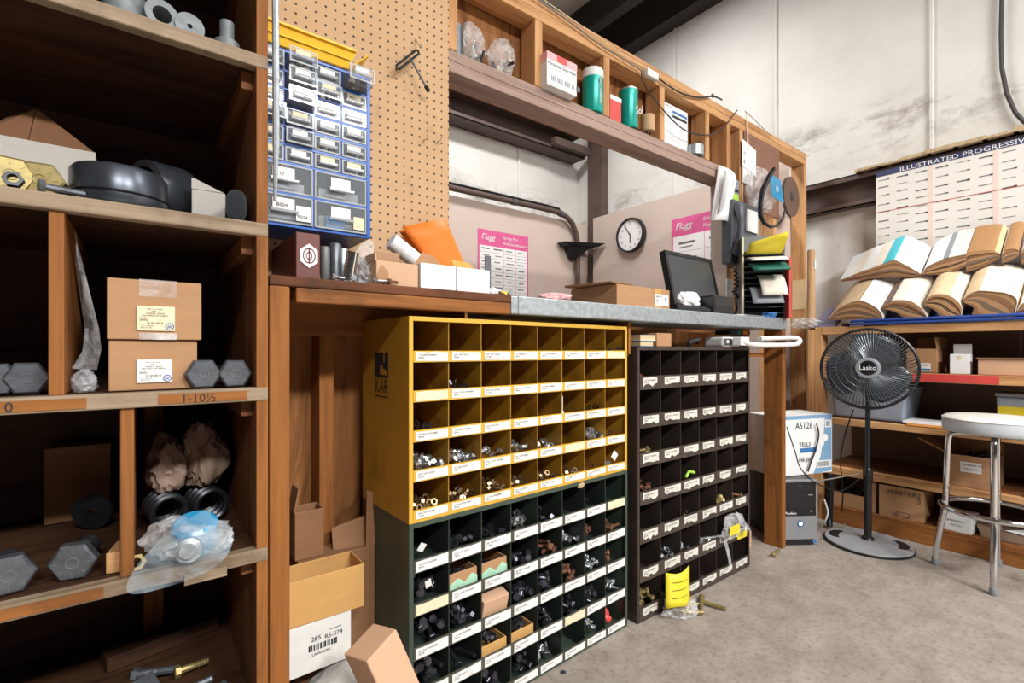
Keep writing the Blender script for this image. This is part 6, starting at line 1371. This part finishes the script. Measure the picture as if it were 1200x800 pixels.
for i in range(4): MB().lathe([(.0125, 0), (.0125, .010), (.0072, .0105), (.0072, .06)], 6, 0, Matrix.Translation((rnd.uniform(-.04, .03), rnd.uniform(-.02, .02), .013 + .006 * i)) @ Matrix.Rotation(R(80), 4, 'Y') @ Matrix.Rotation(rnd.uniform(-.6, .6), 4, 'X')).build('bolt', 'brass', o)
floorbolt(810, 721, -36, 'brass bolt lying foremost below the spilled bag'); floorbolt(806, 712, -30, 'brass bolt just behind the foremost one by the spilled bag'); floorbolt(836, 712, -75, 'brass bolt standing out rightmost by the spilled bag'); floorbolt(822, 708, -150, 'brass bolt between the bag and the rightmost spilled bolt')
floorbolt(909, 650, 8, 'brass bolt alone on the floor by the bench leg'); 
k = MB().prism([(-.02, 0), (.018, -.006), (.022, .006), (-.016, .012)], 0, .004).build('wood_chip', 'orangepaper'); k.location = atZ(656, 729, 0) + Vector((0, 0, .0005)); k.rotation_euler.z = R(-40); tag(k, 'small orange wood chip on the floor before the green bin', 'wood chip')
k = MB().lathe([(.008, 0), (.009, .003), (0, .006)], 8).build('pebble', 'ink'); k.location = atZ(660, 788, 0); tag(k, 'small dark pebble on the floor before the green bin', 'pebble')
# yellow bag caught in the brown bin
bo = blk[0]; W0 = Matrix.Translation(bo.location) @ Matrix.Rotation(bo.rotation_euler.z, 4, 'Z'); x0, x1, z0, z1 = blk[1][(6, 5)]
o = thing('parts_bag', 'clear bag with yellow card caught on a rail of the brown bin', 'bag', W0 @ Vector((x0 + .06, -.034, z0 + .045)))
crumple('body', (.075, .02, .055), 'film', o, seed=91, amp=.4, sub=4); MB().box(-.06, .02, -.024, -.022, .02, .058).build('yellow_card', 'yellowcard', o)
vs = [(.0, -.015, .11), (.05, -.02, .09), (.09, -.01, .05), (.15, -.0, .01), (.02, -.025, .05), (.08, -.028, .02), (.13, -.02, -.005)]; MB().add(vs, [(0, 1, 4), (1, 2, 5, 4), (2, 3, 6, 5)], 0, True).build('bag_tail', 'filmdense', o, solid=.001)
k = MB().box(0, .08, 0, .0015, 0, .028).build('adhesive_label', 'yellowcard'); k.matrix_world = W0 @ Matrix.Translation((x0 + .155, -.0075, z0 - .003)); k2 = k; tag(k, 'yellow label on the second lowest rail of the brown bin', 'label')
place(bolt_mesh('hex_bolt', 'zinc', .0125, .010, .0065, .13), 'hex_bolt', 'long zinc bolt sticking out over the brown bin rail', 'bolt', W0 @ aim((x0 - .02, .01, z0 + .045), (-1, .25, .06)))
k = MB().grid(lambda u, v: (.02 * u + .05 * v, -.016 - .004 * math.sin(v * 3), -.13 * v + .01 * u), 3, 8).build('hanging_strip', 'filmdense', solid=.001); k.matrix_world = W0 @ Matrix.Translation((x0 + .02, 0, z0 + .03)); tag(k, 'clear strip hanging loose from the brown bin rail', 'strip')

# ================================================================== JUNK ABOVE THE BROWN BIN
ZJ = 1.0135
def jx(px, Y=1.15): return atY(px, 400, Y).x
o = carton('flat_carton', 'narrow brown carton lying on top of the brown bin', 'box', jx(783) - jx(766), .18, .052, (jx(766), 1.135, ZJ), 0, 'kraft')
for px0, px1, z, h, m, lb in ((748, 765, 0, .022, 'bluedark', 'blue paperback lying under another book on the brown bin'), (748, 768, .0225, .02, 'covercream', 'curled cream paperback lying on the blue one on the brown bin')):
    o = thing('paperback', lb, 'book', (jx(px0) , 1.14, ZJ + z), 0); w = jx(px1 - 1.5) - jx(px0)
    MB().box(.002, w - .002, .002, .15, .002, h - .002).build('pages', 'pageslight', o); MB().box(0, w, 0, .152, h - .002, h).build('cover', m, o); MB().box(0, w, 0, .152, 0, .002).build('cover', m, o)
k = MB().tube([(0, 0, 0), (.03, .01, .012), (.07, 0, .02), (.10, .02, .01)], .010, 8).build('iron_hook', 'steeldark'); recentre(k); k.location = (jx(815), 1.16, ZJ + .0005); tag(k, 'dark iron hook in the clutter on the brown bin', 'hook')
o = thing('timer_box', 'white plug-in box lying on the brown bin beside the tubes', 'box', (jx(843), 1.13, ZJ), R(-4)); MB().box(0, .13, 0, .1, 0, .045).build('housing', 'labelwhite', o, bevel=.01); MB().box(.004, .06, -.002, .003, .008, .038).build('dark_panel', 'gunmetal', o); MB().box(.02, .035, -.003, -.002, .018, .03).build('window', 'paper', o)
k = MB().box(0, .19, 0, .08, 0, .022).build('parts_strip', 'ink', bevel=.002); k.location = (jx(873), 1.22, ZJ + .062); k.name = 'battery_pack'
tag(k, 'dark green and orange strip under the bench top above the tubes', 'package'); MB().box(.12, .17, -.001, .0, .002, .02).build('orange_panel', 'orange', k); MB().box(.06, .1, -.001, 0, .002, .02).build('green_panel', 'greenfile', k)
# long bent white tray resting on bin top and a ledge
board('ledge', 2.245, 2.72, 1.205, 1.29, .965, .985, 'oldpine_x', wbn)
o = thing('tube_lamp', 'long white curved tube reaching past the bench leg', 'tube', (0, 0, 0))
P = [atY(868, 400, 1.085), atY(884, 404, 1.075), atY(905, 404.5, 1.07), atY(925, 404, 1.065), atY(934, 402.5, 1.065), atY(937, 399, 1.075), atY(932, 396, 1.09), atY(915, 396, 1.10), atY(890, 397, 1.1)]
MB().tube(smooth(P, 5), .0125, 12).build('glass_tube', 'whitedirty', o); MB().box(atY(862, 400, 1.1).x, atY(872, 400, 1.1).x, 1.075, 1.115, P[0].z - .018, P[0].z + .02).build('end_cap', 'white', o, bevel=.004)

# ================================================================== UNDER THE BENCH, LEFT
def ux(px, Y): return atY(px, 600, Y).x
o = carton('cement_sack', 'x', 'sack', .1, .1, .1, (0, 0, 0)); 
for c in list(o.children): bpy.data.objects.remove(c)
bpy.data.objects.remove(o)
o = thing('paper_sack', 'white printed sack at the bottom of the stack under the bench', 'sack', (.385, 1.215, .0005), 0)
k = crumple('body', (.105, .09, .128), 'whitedirty', o, seed=101, amp=.16, sub=4)
dp = Matrix.Identity(4)
o2 = MB(); o2.hexa([(-.035, -.100, .135), (.02, -.103, .125), (.02, -.099, .125), (-.035, -.096, .135)], [(-.02, -.078, .20), (.03, -.080, .185), (.03, -.076, .185), (-.02, -.074, .20)]); rl = o2.build('red_emblem', 'inkred', o)
MB().add([(-.018, -.099, .15), (.008, -.100, .145), (.014, -.092, .172), (-.010, -.091, .178)], [(0, 1, 2, 3)]).build('emblem_window', 'paper', rl)
text('AFTER', .026, 'inkblue', o, (.015, -.076, .190), (1, .1, -.35), (.2, .3, 1)); text('SET', .022, 'inkblue', o, (.035, -.066, .212), (1, .1, -.35), (.2, .3, 1))
x0, x1 = ux(322, 1.205), ux(412, 1.205)
o = carton('storage_carton', 'white carton with black bar code between the sack and the open carton', 'box', x1 - x0, .095, .118, (x0, 1.205, .232), R(1), 'whitedirty')
wd = x1 - x0; text('RS-374', .015, 'ink', o, (wd * .63, -.001, .07), (1, 0, 0), (0, 0, 1)); text('LAWSON', .010, 'ink', o, (wd * .46, -.001, .038), (1, 0, 0), (0, 0, 1)); text('285', .016, 'ink', o, (wd * .45, -.001, .073), (1, 0, 0), (0, 0, 1)); b = MB(); x = wd * .42
while x < wd * .80: t = rnd.choice([.0015, .003, .004]); b.box(x, x + t, -.001, -.0002, .05, .064); x += t + rnd.choice([.0015, .003])
b.build('barcode', 'ink', o); MB().box(wd * .70, wd * .86, -.001, -.0002, .088, .0892).build('printed_line', 'ink', o)
x0, x1 = ux(332, 1.205), ux(427, 1.205)
o = carton('open_carton', 'open golden brown carton on the white carton under the bench', 'box', x1 - x0, .10, .108, (x0, 1.205, .3505), R(0), 'kraftgold', True)
carton('storage_carton', 'tall brown carton behind the stacked white and open cartons', 'box', .20, .085, .455, (.315, 1.31, .0005), 0, 'kraftdark')
o = carton('small_carton', 'small tan carton standing on the tall carton beside the bare stud', 'box', ux(379, 1.33) - ux(345, 1.33), .065, .125, (ux(345, 1.33), 1.325, .4565), 0, 'kraftdark', True, (('l', -10, .06),))
o = thing('carton_flap', 'torn brown carton pieces right of the bare stud under the bench', 'cardboard', (.47, 1.34, .456)); b = MB(); b.hexa([(-.06, .0, 0), (.05, -.02, 0), (.05, -.016, 0), (-.06, .004, 0)], [(-.055, .03, .05), (.055, .015, .075), (.055, .019, .075), (-.055, .034, .05)]); b.build('flap', 'kraftdark', o)
b = MB(); b.hexa([(.02, -.03, 0), (.06, -.03, 0), (.06, -.026, 0), (.02, -.026, 0)], [(.03, -.01, .15), (.05, -.01, .14), (.05, -.006, .14), (.03, -.006, .15)]); b.build('upright_flap', 'kraftdark', o)
# leaning long carton in front of the green bin's side
o = thing('long_carton', 'long tan carton leaning against the side of the green bin', 'box', (.535, .99, .0), rot=(R(-10), R(-19), R(20)))
MB().box(-.043, .043, -.035, .045, .016, .40).build('body', 'kraftlight', o, bevel=.003); MB().box(.0435, .0445, -.002, .004, .02, .398).build('seam', 'kraft', o)
k = crumple('paper_sack', (.05, .06, .14), 'whitedirty', seed=111, amp=.25, sub=4); k.location = (.150 + .10, 1.37, .0005); tag(k, 'white crumpled sack behind the bench leg', 'sack')

# ================================================================== CAMERA AND LIGHT
cd = bpy.data.cameras.new('camera'); cam = bpy.data.objects.new('camera', cd); COL.objects.link(cam)
cam.location = (0, 0, CAMZ); cam.rotation_euler = (R(90), 0, TH - R(90)); cd.sensor_width = 36; cd.lens = 36 * F / 1200; cd.shift_y = (HZ - 400) / 1200; cd.clip_start = .02; cd.clip_end = 60
S.camera = cam
def lamp(name, loc, sx, sy, power, col=(1, .96, .9), tgt=None):
    l = bpy.data.lights.new(name, 'AREA'); l.shape = 'RECTANGLE'; l.size, l.size_y = sx, sy; l.energy = power; l.color = col
    o = bpy.data.objects.new(name, l); COL.objects.link(o); o.location = loc
    if tgt: o.rotation_euler = (Vector(tgt) - Vector(loc)).to_track_quat('-Z', 'Y').to_euler()
    return o
lamp('ceiling_lamp', (-.2, -3.0, 3.6), 1.2, .5, 250, (1, .985, .965))
lamp('ceiling_lamp', (1.5, -2.9, 3.6), 1.2, .5, 270, (1, .985, .965))
lamp('ceiling_lamp', (2.2, 2.3, 3.85), 1.2, .35, 62, (1, .985, .965))
lamp('ceiling_lamp', (2.9, -1.2, 4.0), 1.2, .35, 85, (1, .985, .965))
w = bpy.data.worlds.new('world'); S.world = w; w.use_nodes = True
w.node_tree.nodes['Background'].inputs[0].default_value = (.95, .97, 1, 1); w.node_tree.nodes['Background'].inputs[1].default_value = .06
S.view_settings.view_transform = 'Standard'; S.view_settings.look = 'None'; S.view_settings.gamma = 1; S.view_settings.exposure = 0; S.view_settings.use_curve_mapping = False
